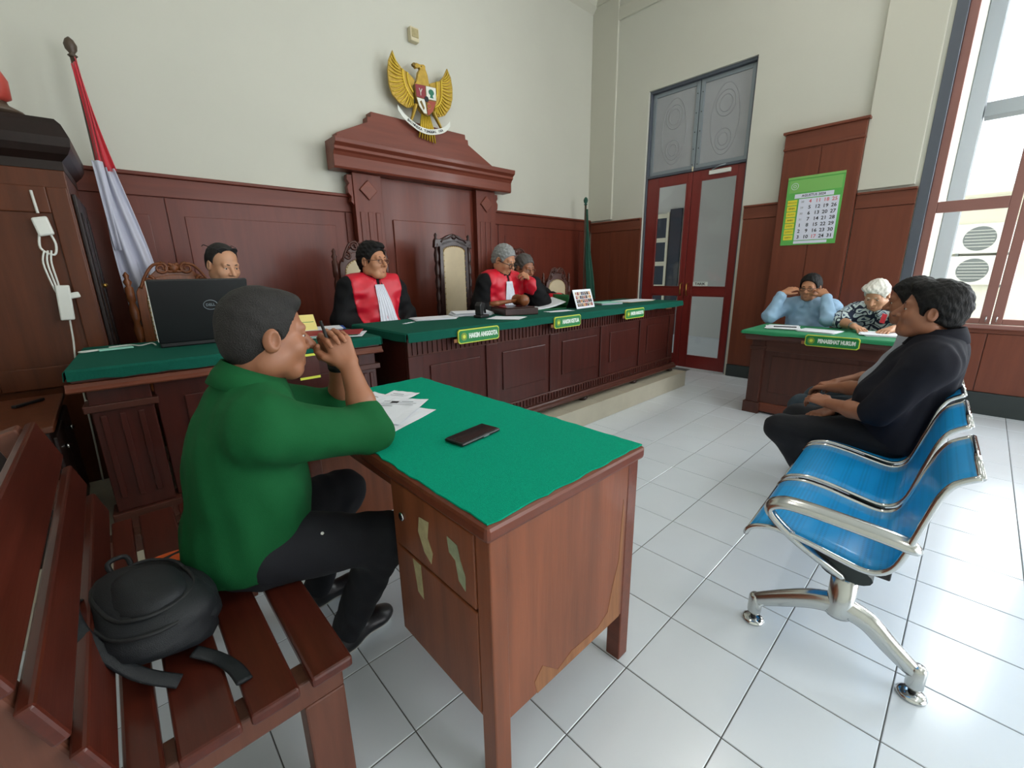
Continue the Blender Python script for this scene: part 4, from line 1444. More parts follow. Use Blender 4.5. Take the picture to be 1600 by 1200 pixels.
MB().prism(SH, ef, -0.041, -0.056).build('shield', 'gold_dark', emb, bevel=0.003)


def shq(name, pts, m):
    return MB().prism(pts, ef, -0.0565, -0.060).build(name, m, emb)


shq('shield_quarter', [(2.456, 2.945), (2.562, 2.954), (2.562, 2.846), (2.463, 2.846)], 'shield_red')
shq('shield_quarter', [(2.572, 2.955), (2.679, 2.961), (2.678, 2.856), (2.572, 2.848)], 'shield_white')
shq('shield_quarter', [(2.463, 2.838), (2.545, 2.838), (2.555, 2.80), (2.565, 2.722), (2.532, 2.722), (2.485, 2.775)], 'shield_white')
shq('shield_quarter', [(2.575, 2.82), (2.60, 2.838), (2.676, 2.846), (2.634, 2.758), (2.582, 2.712), (2.572, 2.722)], 'shield_red2')
tr = MB().prism([(2.60 + 0.03 * math.cos(q * PI / 6), 2.912 + 0.026 * math.sin(q * PI / 6)) for q in range(12)], lambda u, v, d: ef(u + 0.025, v, d), -0.060, -0.063).build('banyan_crown', 'tree_green', emb)
MB().prism([(2.618, 2.90), (2.634, 2.90), (2.646, 2.866), (2.608, 2.866)], ef, -0.060, -0.0632).build('banyan_trunk', 'tree_green', emb)
MB().tube([ef(2.508, 2.862, -0.061), ef(2.508, 2.89, -0.061), ef(2.494, 2.92, -0.061)], 0.004, 6).build('bull_head', 'shield_white', emb)
MB().tube([ef(2.508, 2.89, -0.061), ef(2.524, 2.92, -0.061)], 0.004, 6).build('bull_horn', 'shield_white', emb)
MB().prism([(2.492, 2.81), (2.512, 2.822), (2.542, 2.765), (2.53, 2.745)], ef, -0.060, -0.0625).build('rice_sheaf', 'gold_dark', emb)
MB().tube([ef(2.588 + 0.022 * math.cos(q * PI / 5), 2.79 + 0.022 * math.sin(q * PI / 5), -0.061) for q in range(10)], 0.003, 5, closed=True).build('chain_ring', 'gold', emb)
MB().prism([(2.568 + 0.022 * math.cos(q * PI / 6), 2.845 + 0.024 * math.sin(q * PI / 6)) for q in range(12)], ef, -0.0605, -0.065).build('centre_boss', 'ink', emb)
tl = MB()
for k in range(7):
    u0 = 2.525 + 0.014 * k
    u1 = 2.485 + 0.030 * k
    tl.tube([ef(u0, 2.72, -0.03), ef((u0 + u1) / 2, 2.61, -0.032), ef(u1, 2.515 - 0.004 * k, -0.022)], [0.010, 0.017, 0.012], 8, flat=(0.5, 1))
tl.build('tail_feathers', 'gold_bright', emb, smooth=True)
for cv in ([(2.461, 2.783), (2.43, 2.70), (2.40, 2.635)], [(2.650, 2.760), (2.692, 2.699), (2.735, 2.635)]):
    MB().tube(smooth_path([ef(u, v, -0.035) for u, v in cv], 4), [0.03 - 0.0018 * i for i in range(9)], 8, flat=(0.6, 1)).build('leg', 'gold', emb, smooth=True)
bnp = smooth_path([ef(u, v, -0.05) for u, v in ((2.262, 2.715), (2.300, 2.675), (2.345, 2.640), (2.411, 2.607), (2.481, 2.580), (2.585, 2.572), (2.70, 2.598), (2.78, 2.635), (2.835, 2.690))], 4)
mb = MB()
rows = [[tuple(p + Vector((0, 0, s))) for p in bnp] for s in (-0.024, 0.024)]
mb.sheet(rows)
mb.build('banner', 'shield_white', emb, solid=0.004)
wds = 'BHINNEKA TUNGGAL IKA'
seg = []
tot = 0
for a, b in zip(bnp[:-1], bnp[1:]):
    seg.append((tot, a, b))
    tot += (b - a).length
for i, ch in enumerate(wds):
    if ch == ' ':
        continue
    s = tot * (0.20 + 0.60 * i / (len(wds) - 1))
    for (t0, a, b) in seg:
        L = (b - a).length
        if t0 <= s <= t0 + L:
            p = a + (b - a) * ((s - t0) / L)
            text_obj('banner_letter', ch, 0.030, 'ink', p + Vector((0, -0.0035, 0)), b - a, (0, 0, 1), emb, bold=0.001)
            break

# ---- small box high on the back wall -------------------------------
sb = thing('wall_sensor', 'small cream box high on the back wall above the emblem', 'box', (2.55, YB - 0.001, 3.34))
B(-0.045, 0.045, -0.06, 0, 0.0, 0.115).build('case', 'cream_plastic', sb, bevel=0.008)
B(-0.035, 0.035, -0.066, -0.06, 0.03, 0.10).build('grille', 'paper_old', sb, bevel=0.003)


# ---- flags ---------------------------------------------------------
def flag(name, label, loc, H, parts, wtop, wbot, dirx, fin, polem, zlow):
    t = thing(name, label, 'flag', loc)
    MB().lathe([(0.095, 0.0005), (0.10, 0.02), (0.05, 0.05), (0.03, 0.09)], (0, 0, 0), 20).build('base', polem, t, smooth=True)
    MB().tube([(0, 0, 0.05), (0, 0, H)], 0.014, 10).build('pole', polem, t, smooth=True)
    MB().lathe([(0.014, 0), (0.024, 0.01), (0.012, 0.02), (0.026, 0.04), (0.03, 0.065), (0.02, 0.09), (0.004, 0.105)], (0, 0, H), 12).build('finial', fin, t, smooth=True)
    n = 26
    for (z0, z1, m, nm) in parts:
        mb = MB()
        rows = []
        K = 14
        for i in range(K + 1):
            z = z0 + (z1 - z0) * i / K
            q = (H - 0.03 - z) / (H - zlow)
            w = wtop + (wbot - wtop) * q
            row = []
            for k in range(n + 1):
                s = k / n
                fold = math.sin(s * 5 * PI + 0.6 * math.sin(6 * q)) * 0.028 * (0.25 + q)
                row.append((dirx * (-0.016 + s * w) + 0.012 * math.sin(7 * q + 3 * s), -0.025 - 0.04 * q + fold - 0.03 * q * math.sin(s * PI), z + 0.04 * s * (1 if nm == 'red_cloth' else 0)))
            rows.append(row)
        mb.sheet(rows)
        mb.build(nm, m, t, smooth=True, solid=0.004)
    return t


fl = flag('national_flag', 'red and white flag hanging from a tall pole in the left corner', (0.125, 3.86, PZ), 2.34, [(2.30, 1.70, 'flag_red', 'red_cloth'), (1.75, 0.78, 'flag_white', 'white_cloth')], 0.02, 0.22, 1, 'pole', 'pole', 0.78)
mb = MB()
mb.sheet([[(-0.03 + 0.05 * k / 6 + 0.01 * i / 8, -0.07 + 0.014 * math.sin(k * 1.4), 1.78 - 0.52 * i / 8) for k in range(7)] for i in range(9)])
mb.build('white_fold', 'flag_white', fl, smooth=True, solid=0.004)
flag('green_flag', 'furled dark green flag on a pole by the corner left of the door', (4.92, 3.80, 0.0), 2.096, [(2.046, 0.866, 'flag_green', 'green_cloth')], 0.015, 0.17, 1, 'flag_green', 'pole', 0.866)

# ---- calendar on the pilaster ---------------------------------------
CX = XR - 0.0795
cal = thing('wall_calendar', 'green wall calendar with yellow column and date grid on the wooden pilaster', 'calendar', (CX, 1.28, 1.47))


def cf(u, v, d):
    return (-d, -u, v)


W_, H_ = 0.47, 0.64
MB().prism([(-W_ / 2, 0), (W_ / 2, 0), (W_ / 2, H_), (-W_ / 2, H_)], cf, 0.0, 0.005).build('backing', 'cal_green', cal)
MB().prism([(-W_ / 2 + 0.02, 0.50), (W_ / 2 - 0.015, 0.50), (W_ / 2 - 0.015, 0.615), (-W_ / 2 + 0.02, 0.615)], cf, 0.005, 0.0057).build('header_band', 'cal_green2', cal)
MB().prism([(-W_ / 2, 0.625), (W_ / 2, 0.625), (W_ / 2, H_ + 0.006), (-W_ / 2, H_ + 0.006)], cf, 0.005, 0.0085).build('hanger_strip', 'cal_green2', cal)
MB().tube([cf(-W_ / 2 + 0.065 + 0.03 * math.cos(q * PI / 8), 0.56 + 0.03 * math.sin(q * PI / 8), 0.006) for q in range(16)], 0.002, 5, closed=True).build('crest_ring', 'cal_white', cal)
MB().tube([cf(-W_ / 2 + 0.065 + 0.012 * math.cos(q * PI / 4), 0.56 + 0.012 * math.sin(q * PI / 4), 0.006) for q in range(8)], 0.002, 5, closed=True).build('crest_core', 'cal_white', cal)
MB().prism([(-0.16, 0.445), (0.165, 0.445), (0.165, 0.485), (-0.16, 0.485)], cf, 0.005, 0.0062).build('month_strip', 'cal_white', cal)
text_obj('month_text', 'AGUSTUS 2024', 0.030, 'ink', cf(0, 0.465, 0.0066), (0, -1, 0), (0, 0, 1), cal, bold=0.0006)
MB().prism([(-0.118, 0.045), (0.215, 0.045), (0.215, 0.437), (-0.118, 0.437)], cf, 0.005, 0.0062).build('date_sheet', 'cal_white', cal)
MB().prism([(-0.118, 0.012), (0.165, 0.012), (0.165, 0.038), (-0.118, 0.038)], cf, 0.005, 0.0062).build('note_strip', 'cal_white', cal)
days = ['MINGGU', 'SENIN', 'SELASA', 'RABU', 'KAMIS', 'JUMAT', 'SABTU']
grid = [['28', '4', '11', '18', '25'], ['29', '5', '12', '19', '26'], ['30', '6', '13', '20', '27'], ['31', '7', '14', '21', '28'], ['1', '8', '15', '22', '29'], ['2', '9', '16', '23', '30'], ['3', '10', '17', '24', '31']]
for r in range(7):
    z = 0.408 - r * 0.0555
    MB().prism([(-0.215, z - 0.024), (-0.132, z - 0.024), (-0.132, z + 0.024), (-0.215, z + 0.024)], cf, 0.005, 0.0062).build('day_tab', 'cal_yellow', cal)
    text_obj('day_text', days[r], 0.020, 'ink' if r in (1, 3, 6) else 'sign_olive', cf(-0.173, z, 0.0066), (0, -1, 0), (0, 0, 1), cal)
    for c in range(5):
        small = c == 0 and r < 4
        text_obj('date', grid[r][c], 0.026 if small else 0.046, 'paper_lgrey' if small else ('ink_red' if r == 0 or (r, c) == (6, 2) else 'ink'), cf(-0.085 + c * 0.066, z, 0.0066), (0, -1, 0), (0, 0, 1), cal, bold=0.0008)

# ---- near desk: papers, phone ---------------------------------------
DZt = 0.7535


def sheet_paper(name, label, cx, cy, z, rot, w=0.21, h=0.297, m='paper', lines=0, cat='paper', curl=0.0, group=None, seed=0):
    t = thing(name, label, cat, (cx, cy, z), rot, group)
    mb = MB()
    rd = random.Random(seed)
    rows = []
    for i in range(9):
        v = i / 8
        rows.append([(-w / 2 + w * u / 6, -h / 2 + h * v, 0.0008 + curl * max(0, v - 0.6) ** 2 * 6 + 0.0008 * math.sin(3 * u + i)) for u in range(7)])
    mb.sheet(rows)
    mb.build('page', m, t, solid=0.0006)
    for k in range(lines):
        y = h / 2 - 0.045 - k * 0.020
        L = w * rd.uniform(0.3, 0.75)
        x0 = -w / 2 + 0.025 + rd.uniform(0, 0.02)
        B(x0, x0 + L, y, y + 0.0035, 0.0020, 0.0024).build('printed_line', 'paper_grey' if k % 3 == 0 else 'paper_lgrey', t)
    return t


s1 = sheet_paper('loose_sheet', 'white sheet of paper on the green felt, lowest of the fan', 0.655, 1.357, DZt, math.radians(-66), lines=0, seed=2)
s2 = sheet_paper('loose_sheet', 'printed white sheet with round stamp at the far end of the green felt', 0.650, 1.600, DZt + 0.0025, math.radians(-82), lines=6, seed=3)
MB().lathe([(0.016, 0.0020), (0.016, 0.0026)], (-0.04, 0.05, 0), 14).build('round_stamp', 'paper_grey', s2)
s3 = sheet_paper('loose_sheet', 'small white sheet lying right of the printed sheets on green felt', 0.80, 1.575, DZt + 0.005, math.radians(-64), 0.13, 0.17, lines=2, seed=4)
s4 = sheet_paper('loose_sheet', 'white sheet with a black square stamp in the middle of the paper fan', 0.70, 1.44, DZt + 0.0042, math.radians(-52), lines=4, seed=5)
B(-0.03, 0.0, 0.08, 0.105, 0.0020, 0.0026).build('square_stamp', 'ink', s4)
ph = thing('smartphone', 'black smartphone lying on the bright green felt', 'phone', (0.766, 1.010, DZt), math.radians(8))
B(-0.085, 0.085, -0.040, 0.040, 0.0005, 0.0115).build('case', 'black_plastic', ph, bevel=0.005)
B(-0.079, 0.079, -0.0355, 0.0355, 0.0115, 0.0125).build('screen', mat('phone_glass', (30, 36, 38), 0.08), ph, bevel=0.002)
B(0.005, 0.03, -0.0415, -0.040, 0.004, 0.008).build('side_button', 'alu', ph)

# ---- judges' desk items ---------------------------------------------
JZ = PZ + 0.755 + 0.0065


def stack(name, label, cx, cy, z, rot, n, w=0.21, h=0.297, m='paper', cat='papers', messy=0.01, group=None):
    t = thing(name, label, cat, (cx, cy, z), rot, group)
    rd = random.Random(int(cx * 100 + cy * 77))
    for k in range(n):
        dx, dy, a = rd.uniform(-1, 1) * messy, rd.uniform(-1, 1) * messy, rd.uniform(-1, 1) * messy * 6
        ca, sa = math.cos(a), math.sin(a)
        zz = 0.0006 + k * 0.0032
        MB().obox((dx, dy, zz + 0.0013), (w / 2 * ca, w / 2 * sa, 0), (-h / 2 * sa, h / 2 * ca, 0), (0, 0, 0.0012)).build('sheaf', m if isinstance(m, str) else m[k % len(m)], t)
    return t


stack('paper_stack', 'white papers in front of the leftmost judge', 1.74, 2.72, JZ, math.radians(75), 3)
stack('paper_stack', 'thick pile of white papers beside the black tape holder', 2.10, 2.74, JZ, math.radians(70), 8, messy=0.02)
sheet_paper('loose_sheet', 'small white slip on green cloth in front of the leftmost judge', 1.48, 2.62, JZ, 0.5, 0.12, 0.03)
sheet_paper('loose_sheet', 'white sheet lying under the gavel block', 2.12, 2.33, JZ, 0.5, 0.21, 0.25)
sheet_paper('loose_sheet', 'white sheet in front of the open folder on judges desk', 2.76, 2.38, JZ, math.radians(80), 0.11, 0.25)
st_ = thing('tape_holder', 'small black tape holder on judges desk left of the gavel block', 'tape holder', (2.02, 2.50, JZ), 0.3)
B(-0.055, 0.055, -0.035, 0.035, 0.0005, 0.022).build('base', 'black_plastic', st_, bevel=0.006)
MB().prism([(-0.045, 0.022), (-0.01, 0.022), (0.02, 0.105), (-0.03, 0.115), (-0.05, 0.09)], lambda u, v, d: (u, d, v), -0.025, 0.025).build('body', 'black_plastic', st_, bevel=0.005)
MB().tube([(0.012, 0, 0.03), (0.04, 0, 0.10), (0.052, 0, 0.03)], 0.008, 8).build('blade_arm', 'black_plastic', st_, smooth=True)
gb = thing('gavel_block', 'dark wooden gavel block tray on judges desk', 'tray', (2.38, 2.53, JZ), math.radians(-20))
B(-0.14, 0.14, -0.16, 0.16, 0.0005, 0.052).build('tray_body', 'carved_dark', gb, bevel=0.006)
B(-0.12, 0.12, -0.14, 0.14, 0.052, 0.060).build('tray_lip', 'carved_dark', gb, bevel=0.004)
gv = thing('gavel', 'turned brown wooden gavel lying on the dark block', 'gavel', (2.36, 2.51, JZ + 0.0605), math.radians(-12))
gv.scale = (1.25, 1.25, 1.25)
MB().lathe([(0.024, -0.065), (0.034, -0.055), (0.036, -0.035), (0.028, -0.028), (0.034, 0.0), (0.028, 0.028), (0.036, 0.035), (0.034, 0.055), (0.024, 0.065)], (0.05, 0, 0.0365), 16, 'y').build('head', 'carved_light', gv, smooth=True)
MB().tube([(0.05, 0, 0.0365), (-0.05, 0, 0.03), (-0.12, 0.0, 0.024), (-0.17, 0, 0.022)], [0.010, 0.012, 0.017, 0.014], 10).build('handle', 'carved_light', gv, smooth=True)
of = thing('open_folder', 'green folder with a fan of white papers before the rightmost judge', 'folder', (2.90, 2.66, JZ), math.radians(-15))
MB().obox((0, 0, 0.003), (0.17, 0, 0), (0, 0.13, 0), (0, 0, 0.002)).build('cover', 'folder_green', of)
mb = MB()
mb.sheet([[(-0.16 + 0.30 * u / 8, -0.12 + 0.24 * v / 6, 0.008 + 0.085 * (u / 8) ** 2.2 * (0.6 + 0.4 * v / 6)) for u in range(9)] for v in range(7)])
mb.build('curled_page', 'paper', of, smooth=True, solid=0.001)
mb = MB()
mb.sheet([[(-0.17 + 0.27 * u / 8, -0.125 + 0.23 * v / 6, 0.006 + 0.045 * (u / 8) ** 2 + 0.004 * math.sin(v)) for u in range(9)] for v in range(7)])
mb.build('lower_page', 'paper', of, smooth=True, solid=0.001)
mb = MB()
mb.sheet([[(0.16 + 0.02 * math.sin(v / 6 * PI), -0.13 + 0.26 * v / 6, 0.003 + 0.115 * u / 4) for u in range(5)] for v in range(7)])
mb.build('raised_cover', 'folder_green', of, smooth=True, solid=0.002)
pf = thing('photo_stand', 'white desk calendar stand with a grid of portraits', 'desk calendar', (3.15, 2.40, JZ), math.radians(6))
tilt = 0.32
rr, uu = Vector((1, 0, 0)), Vector((0, math.sin(tilt), math.cos(tilt)))
nn = rr.cross(uu)
MB().obox(tuple(uu * 0.085), rr * 0.15, uu * 0.085, nn * 0.0015).build('front_card', 'paper', pf)
MB().obox(tuple(Vector((0, 0.112, 0.0)) + Vector((0, -math.sin(tilt), math.cos(tilt))) * 0.085), rr * 0.15, Vector((0, -math.sin(tilt), math.cos(tilt))) * 0.085, Vector((0, math.cos(tilt), math.sin(tilt))) * 0.0015).build('rear_card', 'black_plastic', pf)
rd = random.Random(4)
tn = [(206, 140, 60), (70, 50, 44), (150, 60, 54), (60, 66, 90), (200, 180, 150), (120, 90, 70), (40, 36, 40)]
tm = [mat('portrait_tone', c, 0.6) for c in tn]
for r in range(4):
    for c in range(8):
        p = rr * (-0.112 + 0.032 * c) + uu * (0.032 + 0.034 * r) + nn * 0.002
        MB().obox(tuple(p), rr * 0.0135, uu * 0.0145, nn * 0.0004).build('portrait', tm[rd.randrange(7)], pf)
        MB().obox(tuple(p + uu * 0.004 + nn * 0.0006), rr * 0.005, uu * 0.006, nn * 0.0003).build('portrait_face', tm[4 if rd.random() < .5 else 5], pf)
stack('file_stack', 'grey files with a pale blue notebook on top beside the portrait stand', 3.62, 2.52, JZ, math.radians(75), 6, 0.20, 0.26, ['paper_lgrey', 'paper', 'paper_lgrey', 'paper', 'paper_lgrey', 'mint'], 'files', 0.006)
stack('file_stack', 'flat beige and white files at the right end of judges desk', 4.08, 2.50, JZ, math.radians(85), 4, 0.24, 0.46, ['paper_old', 'paper', 'paper_old', 'paper'], 'files', 0.02)
pn = tag(MB().tube([(2.50, 2.50, JZ + 0.064), (2.56, 2.58, JZ + 0.10)], 0.006, 8).build('blue_pen', mat('pale_blue_plastic', (150, 176, 220), 0.4)), 'pale blue pen resting on the gavel block', 'pen')

# ---- clerk's table items --------------------------------------------
CZ = PZ + CT + 0.0065
lp = thing('laptop', 'large black laptop open on the clerk table, lid towards the camera', 'laptop', (0.365, 2.74, CZ), math.radians(-3))
B(-0.205, 0.205, 0.0, 0.28, 0.0006, 0.028).build('keyboard_base', 'black_plastic', lp, bevel=0.006)
ta = 0.16
u_ = Vector((0, -math.sin(ta), math.cos(ta)))
n_ = Vector((0, -math.cos(ta), -math.sin(ta)))
o0 = Vector((0, 0.0, 0.022))
lid = MB().obox(tuple(o0 + u_ * 0.158), (0.207, 0, 0), u_ * 0.158, n_ * 0.008).build('lid', mat('laptop_lid', (18, 19, 22), 0.35), lp, bevel=0.006)
MB().obox(tuple(o0 + u_ * 0.158 - n_ * 0.0088), (0.185, 0, 0), u_ * 0.138, n_ * 0.0007).build('screen', mat('laptop_screen', (200, 210, 225), 0.3, emit=(190, 210, 235), estr=0.6), lid)
MB().obox(tuple(o0 + u_ * 0.16 + Vector((-0.2085, 0, 0))), (0.0015, 0, 0), u_ * 0.15, n_ * 0.004).build('lid_edge', 'white_plastic', lid)
lc_ = o0 + u_ * 0.185 + n_ * 0.0085 + Vector((0.03, 0, 0))
MB().tube([tuple(lc_ + Vector((1, 0, 0)) * 0.030 * math.cos(q * PI / 12) + u_ * 0.024 * math.sin(q * PI / 12)) for q in range(24)], 0.0016, 5, closed=True).build('logo_ring', 'alu', lid, smooth=True)
text_obj('logo_text', 'DELL', 0.018, 'alu', lc_ + n_ * 0.0006, (1, 0, 0), u_, lid, bold=0.0004)
B(-0.19, 0.19, 0.03, 0.14, 0.028, 0.030).build('keys', 'black_rubber', lp)
mk = thing('face_mask', 'folded mint green face mask lying left of the laptop', 'mask', (-0.005, 2.90, CZ), 0.1)
B(-0.065, 0.065, -0.03, 0.03, 0.0006, 0.008).build('mask_body', 'mint', mk, bevel=0.003)
MB().tube(smooth_path([(-0.06, -0.01, 0.006), (-0.12, -0.02, 0.004), (-0.13, 0.02, 0.004), (-0.06, 0.02, 0.006)], 5), 0.0025, 6).build('ear_loop', 'white_plastic', mk, smooth=True)
wc_ = tag(MB().tube(smooth_path([(-0.03, 2.98, CZ + 0.004), (0.05, 3.0, CZ + 0.004), (0.09, 2.93, CZ + 0.004), (0.14, 2.97, CZ + 0.006), (0.15, 2.88, CZ + 0.004)], 6), 0.0035, 6).build('white_cable', 'white_plastic', smooth=True), 'thin white cable curling beside the black laptop', 'cable')
stack('folder_pile', 'red and green folders with white papers on the right end of clerk table', 0.93, 2.55, CZ, math.radians(65), 5, 0.23, 0.33, ['folder_red', 'paper', 'folder_green', 'paper', 'folder_red'], 'folders', 0.02)
stack('paper_stack', 'white papers with a blue folder at the back right of clerk table', 0.98, 2.88, CZ, math.radians(70), 4, 0.20, 0.28, ['paper', 'paper', 'folder_blue', 'paper'], 'papers', 0.02)
ye = thing('yellow_envelope', 'pale yellow envelope propped up on the clerk table', 'envelope', (0.79, 2.80, CZ), math.radians(-8))
uy = Vector((0, 0.75, 0.66)).normalized()
MB().obox(tuple(uy * 0.075), (0.15, 0, 0), uy * 0.075, uy.cross(Vector((1, 0, 0))) * 0.003).build('envelope_body', 'paper_yellow', ye, bevel=0.002)
B(-0.14, 0.14, 0.06, 0.10, 0.0006, 0.06).build('envelope_stand', 'folder_green', ye, bevel=0.003)
yt = thing('yellow_tag', 'small hanging card edged in yellow on the front of the clerk table', 'card', (0.70, 2.285, CZ - 0.045))
B(-0.05, 0.05, -0.004, 0.0, -0.13, 0.0).build('card', 'jdesk', yt)
B(-0.05, 0.05, -0.0065, -0.0045, -0.13, -0.118).build('lower_edge', 'sign_yellow', yt)
B(-0.05, 0.05, -0.0065, -0.0045, -0.012, 0.0).build('upper_edge', 'sign_yellow', yt)

# ---- counsel table papers -------------------------------------------
PZt = PT + 0.0065
stack('paper_stack', 'spread white papers before the man in the pale blue shirt', 4.30, 1.13, PZt, math.radians(12), 4, 0.28, 0.22, messy=0.02)
stack('paper_stack', 'white papers at the middle of the counsel table', 4.22, 0.84, PZt, math.radians(-4), 3, 0.20, 0.26, messy=0.012)
stack('paper_stack', 'white papers under the hand of the white-haired man', 4.30, 0.46, PZt, math.radians(10), 4, 0.25, 0.24, messy=0.02)
tag(MB().tube([(4.22, 1.18, PZt + 0.017), (4.27, 1.02, PZt + 0.017)], 0.005, 8).build('black_pen', 'black_plastic'), 'black pen lying on the papers before the blue-shirted man', 'pen')

# ---- backpack on the bench, orange cloth ------------------------------
bp = thing('backpack', 'black nylon backpack lying on the slatted bench', 'backpack', (-0.055, 1.165, 0.4505), 0.25)
bp.scale = (0.84, 0.84, 0.84)


def blob(c, r, amp=0.0, seed=0, seg=24, rings=14, flatz=None, sq=2.6):
    rd = np.random.RandomState(seed)
    mb = MB()
    vs, fs = [], []
    ph_ = rd.uniform(0, 6.28, 6)

    def pt(th, a):
        x = math.sin(th) * math.cos(a)
        y = math.sin(th) * math.sin(a)
        z = -math.cos(th)
        f = (abs(x) ** sq + abs(y) ** sq + abs(z) ** sq) ** (-1 / sq)
        k = f * (1 + amp * (math.sin(4 * x + ph_[0]) * math.sin(3 * y + ph_[1]) + 0.6 * math.sin(7 * z + ph_[2] + 3 * x)))
        p = [c[0] + r[0] * x * k, c[1] + r[1] * y * k, c[2] + r[2] * z * k]
        if flatz is not None:
            p[2] = max(p[2], flatz)
        return tuple(p)
    for i in range(rings + 1):
        for k in range(seg):
            vs.append(pt(PI * i / rings, 2 * PI * k / seg))
    for i in range(rings):
        for k in range(seg):
            fs.append((i * seg + k, i * seg + (k + 1) % seg, (i + 1) * seg + (k + 1) % seg, (i + 1) * seg + k))
    mb.add(vs, fs)
    return mb


blob((0, 0, 0.085), (0.125, 0.19, 0.088), 0.07, 2, flatz=0.0006).build('main_body', 'bag', bp, smooth=True)
blob((0.075, -0.03, 0.085), (0.055, 0.13, 0.065), 0.05, 5, flatz=0.002).build('front_pocket', 'bag', bp, smooth=True)
sgp = lambda v: math.copysign(abs(v) ** (2 / 2.6), v)
for zz, kx in ((0.128, 0.925), (0.155, 0.74)):
    MB().tube([(0.125 * kx * sgp(math.cos(q * PI / 20)), 0.19 * kx * sgp(math.sin(q * PI / 20)), zz + 0.002 * math.sin(q)) for q in range(41)], 0.005, 6).build('zip', 'black_rubber', bp, smooth=True)
blob((0.0, -0.02, 0.150), (0.075, 0.115, 0.035), 0.06, 9).build('top_pocket', 'bag', bp, smooth=True)
MB().tube(smooth_path([(-0.02, 0.16, 0.13), (-0.02, 0.20, 0.16), (0.02, 0.20, 0.16), (0.02, 0.16, 0.13)], 5), 0.007, 8).build('carry_loop', 'bag', bp, smooth=True)
MB().tube(smooth_path([(-0.10, 0.13, 0.13), (-0.13, 0.06, 0.16), (-0.135, -0.06, 0.14), (-0.09, -0.17, 0.06), (-0.03, -0.23, 0.01)], 5), 0.012, 8, flat=(0.35, 1.4)).build('shoulder_strap', 'bag', bp, smooth=True)
MB().tube(smooth_path([(0.02, -0.185, 0.03), (0.05, -0.23, 0.008), (0.06, -0.30, 0.006), (0.055, -0.36, 0.006)], 5), 0.013, 8, flat=(0.35, 1.4)).build('hanging_strap', 'bag', bp, smooth=True)
B(-0.135, -0.115, 0.055, 0.085, 0.15, 0.165).build('buckle', 'alu', bp, bevel=0.002)
oc = thing('orange_pouch', 'small orange cloth pouch on the bench behind the man in green', 'pouch', (0.0, 1.425, 0.4505), 0.3)
blob((0, 0, 0.022), (0.05, 0.05, 0.023), 0.08, 4, flatz=0.0006).build('pouch_body', 'orange', oc, smooth=True)
B(-0.052, 0.052, -0.008, 0.008, 0.030, 0.046).build('dark_band', 'black_rubber', oc, bevel=0.003)

# ---- extension cord hanging on the cabinet ----------------------------
ex = thing('extension_cord', 'white extension cord with socket block hanging on the dark cabinet', 'extension cord', (-0.16, 3.125, 0.3))
MB().tube([(0.0, 0, 1.36), (0.003, 0, 1.26)], 0.011, 8, flat=(0.5, 1)).build('tape_strip', 'white_plastic', ex)
MB().obox((0.008, -0.008, 1.20), (0.028, 0, 0.006), (0, 0.014, 0), (-0.006, 0, 0.042)).build('plug_head', 'white_plastic', ex, bevel=0.008)
MB().tube(smooth_path([(-0.01, -0.005, 1.17), (-0.02, -0.005, 1.10), (0.02, -0.005, 1.07), (0.035, -0.005, 1.12), (0.022, -0.005, 1.18)], 5), 0.005, 6).build('short_cord', 'white_plastic', ex, smooth=True)
for k in range(3):
    MB().tube(smooth_path([(-0.01 + 0.012 * k, -0.008, 1.09), (-0.025 + 0.014 * k, -0.012, 1.03), (-0.014 + 0.010 * k, -0.008, 0.92), (-0.005, -0.006, 0.88)], 5), 0.004, 6).build('cord_loop', 'white_plastic', ex, smooth=True)
MB().obox((0.012, -0.012, 0.84), (0.026, 0, 0), (0, 0.016, 0), (0.006, 0, 0.085)).build('socket_block', 'white_plastic', ex, bevel=0.006)
MB().obox((0.052, -0.012, 0.875), (0.02, 0, 0.004), (0, 0.012, 0), (-0.003, 0, 0.014)).build('side_plug', 'white_plastic', ex, bevel=0.006)
MB().tube(smooth_path([(0.012, -0.01, 0.76), (0.004, -0.01, 0.65), (-0.008, -0.01, 0.54), (-0.012, -0.01, 0.36), (-0.02, -0.012, 0.12), (-0.03, -0.012, -0.12)], 5), 0.004, 6).build('long_cord', 'white_plastic', ex, smooth=True)
for z in (0.53, 0.33):
    MB().ball((-0.010, -0.012, z), 0.008, 8, 6).build('cable_clip', 'white_plastic', ex, smooth=True)
tag(MB().obox((-0.33, 2.78, PZ + 0.563), (0.04, 0.05, 0), (-0.008, 0.006, 0), (0, 0, 0.006)).build('dark_pen_case', 'black_plastic', bevel=0.003), 'dark slim case lying on the low cabinet', 'case')
# ================================================================== PEOPLE
# bodies and clothes are implicit surfaces (tapered capsules and ellipsoids blended smoothly) turned into meshes by surface nets
def V3(*a):
    return np.array(a[0] if len(a) == 1 else a, dtype=float)


def unit(v):
    v = V3(v)
    return v / (np.linalg.norm(v) + 1e-12)


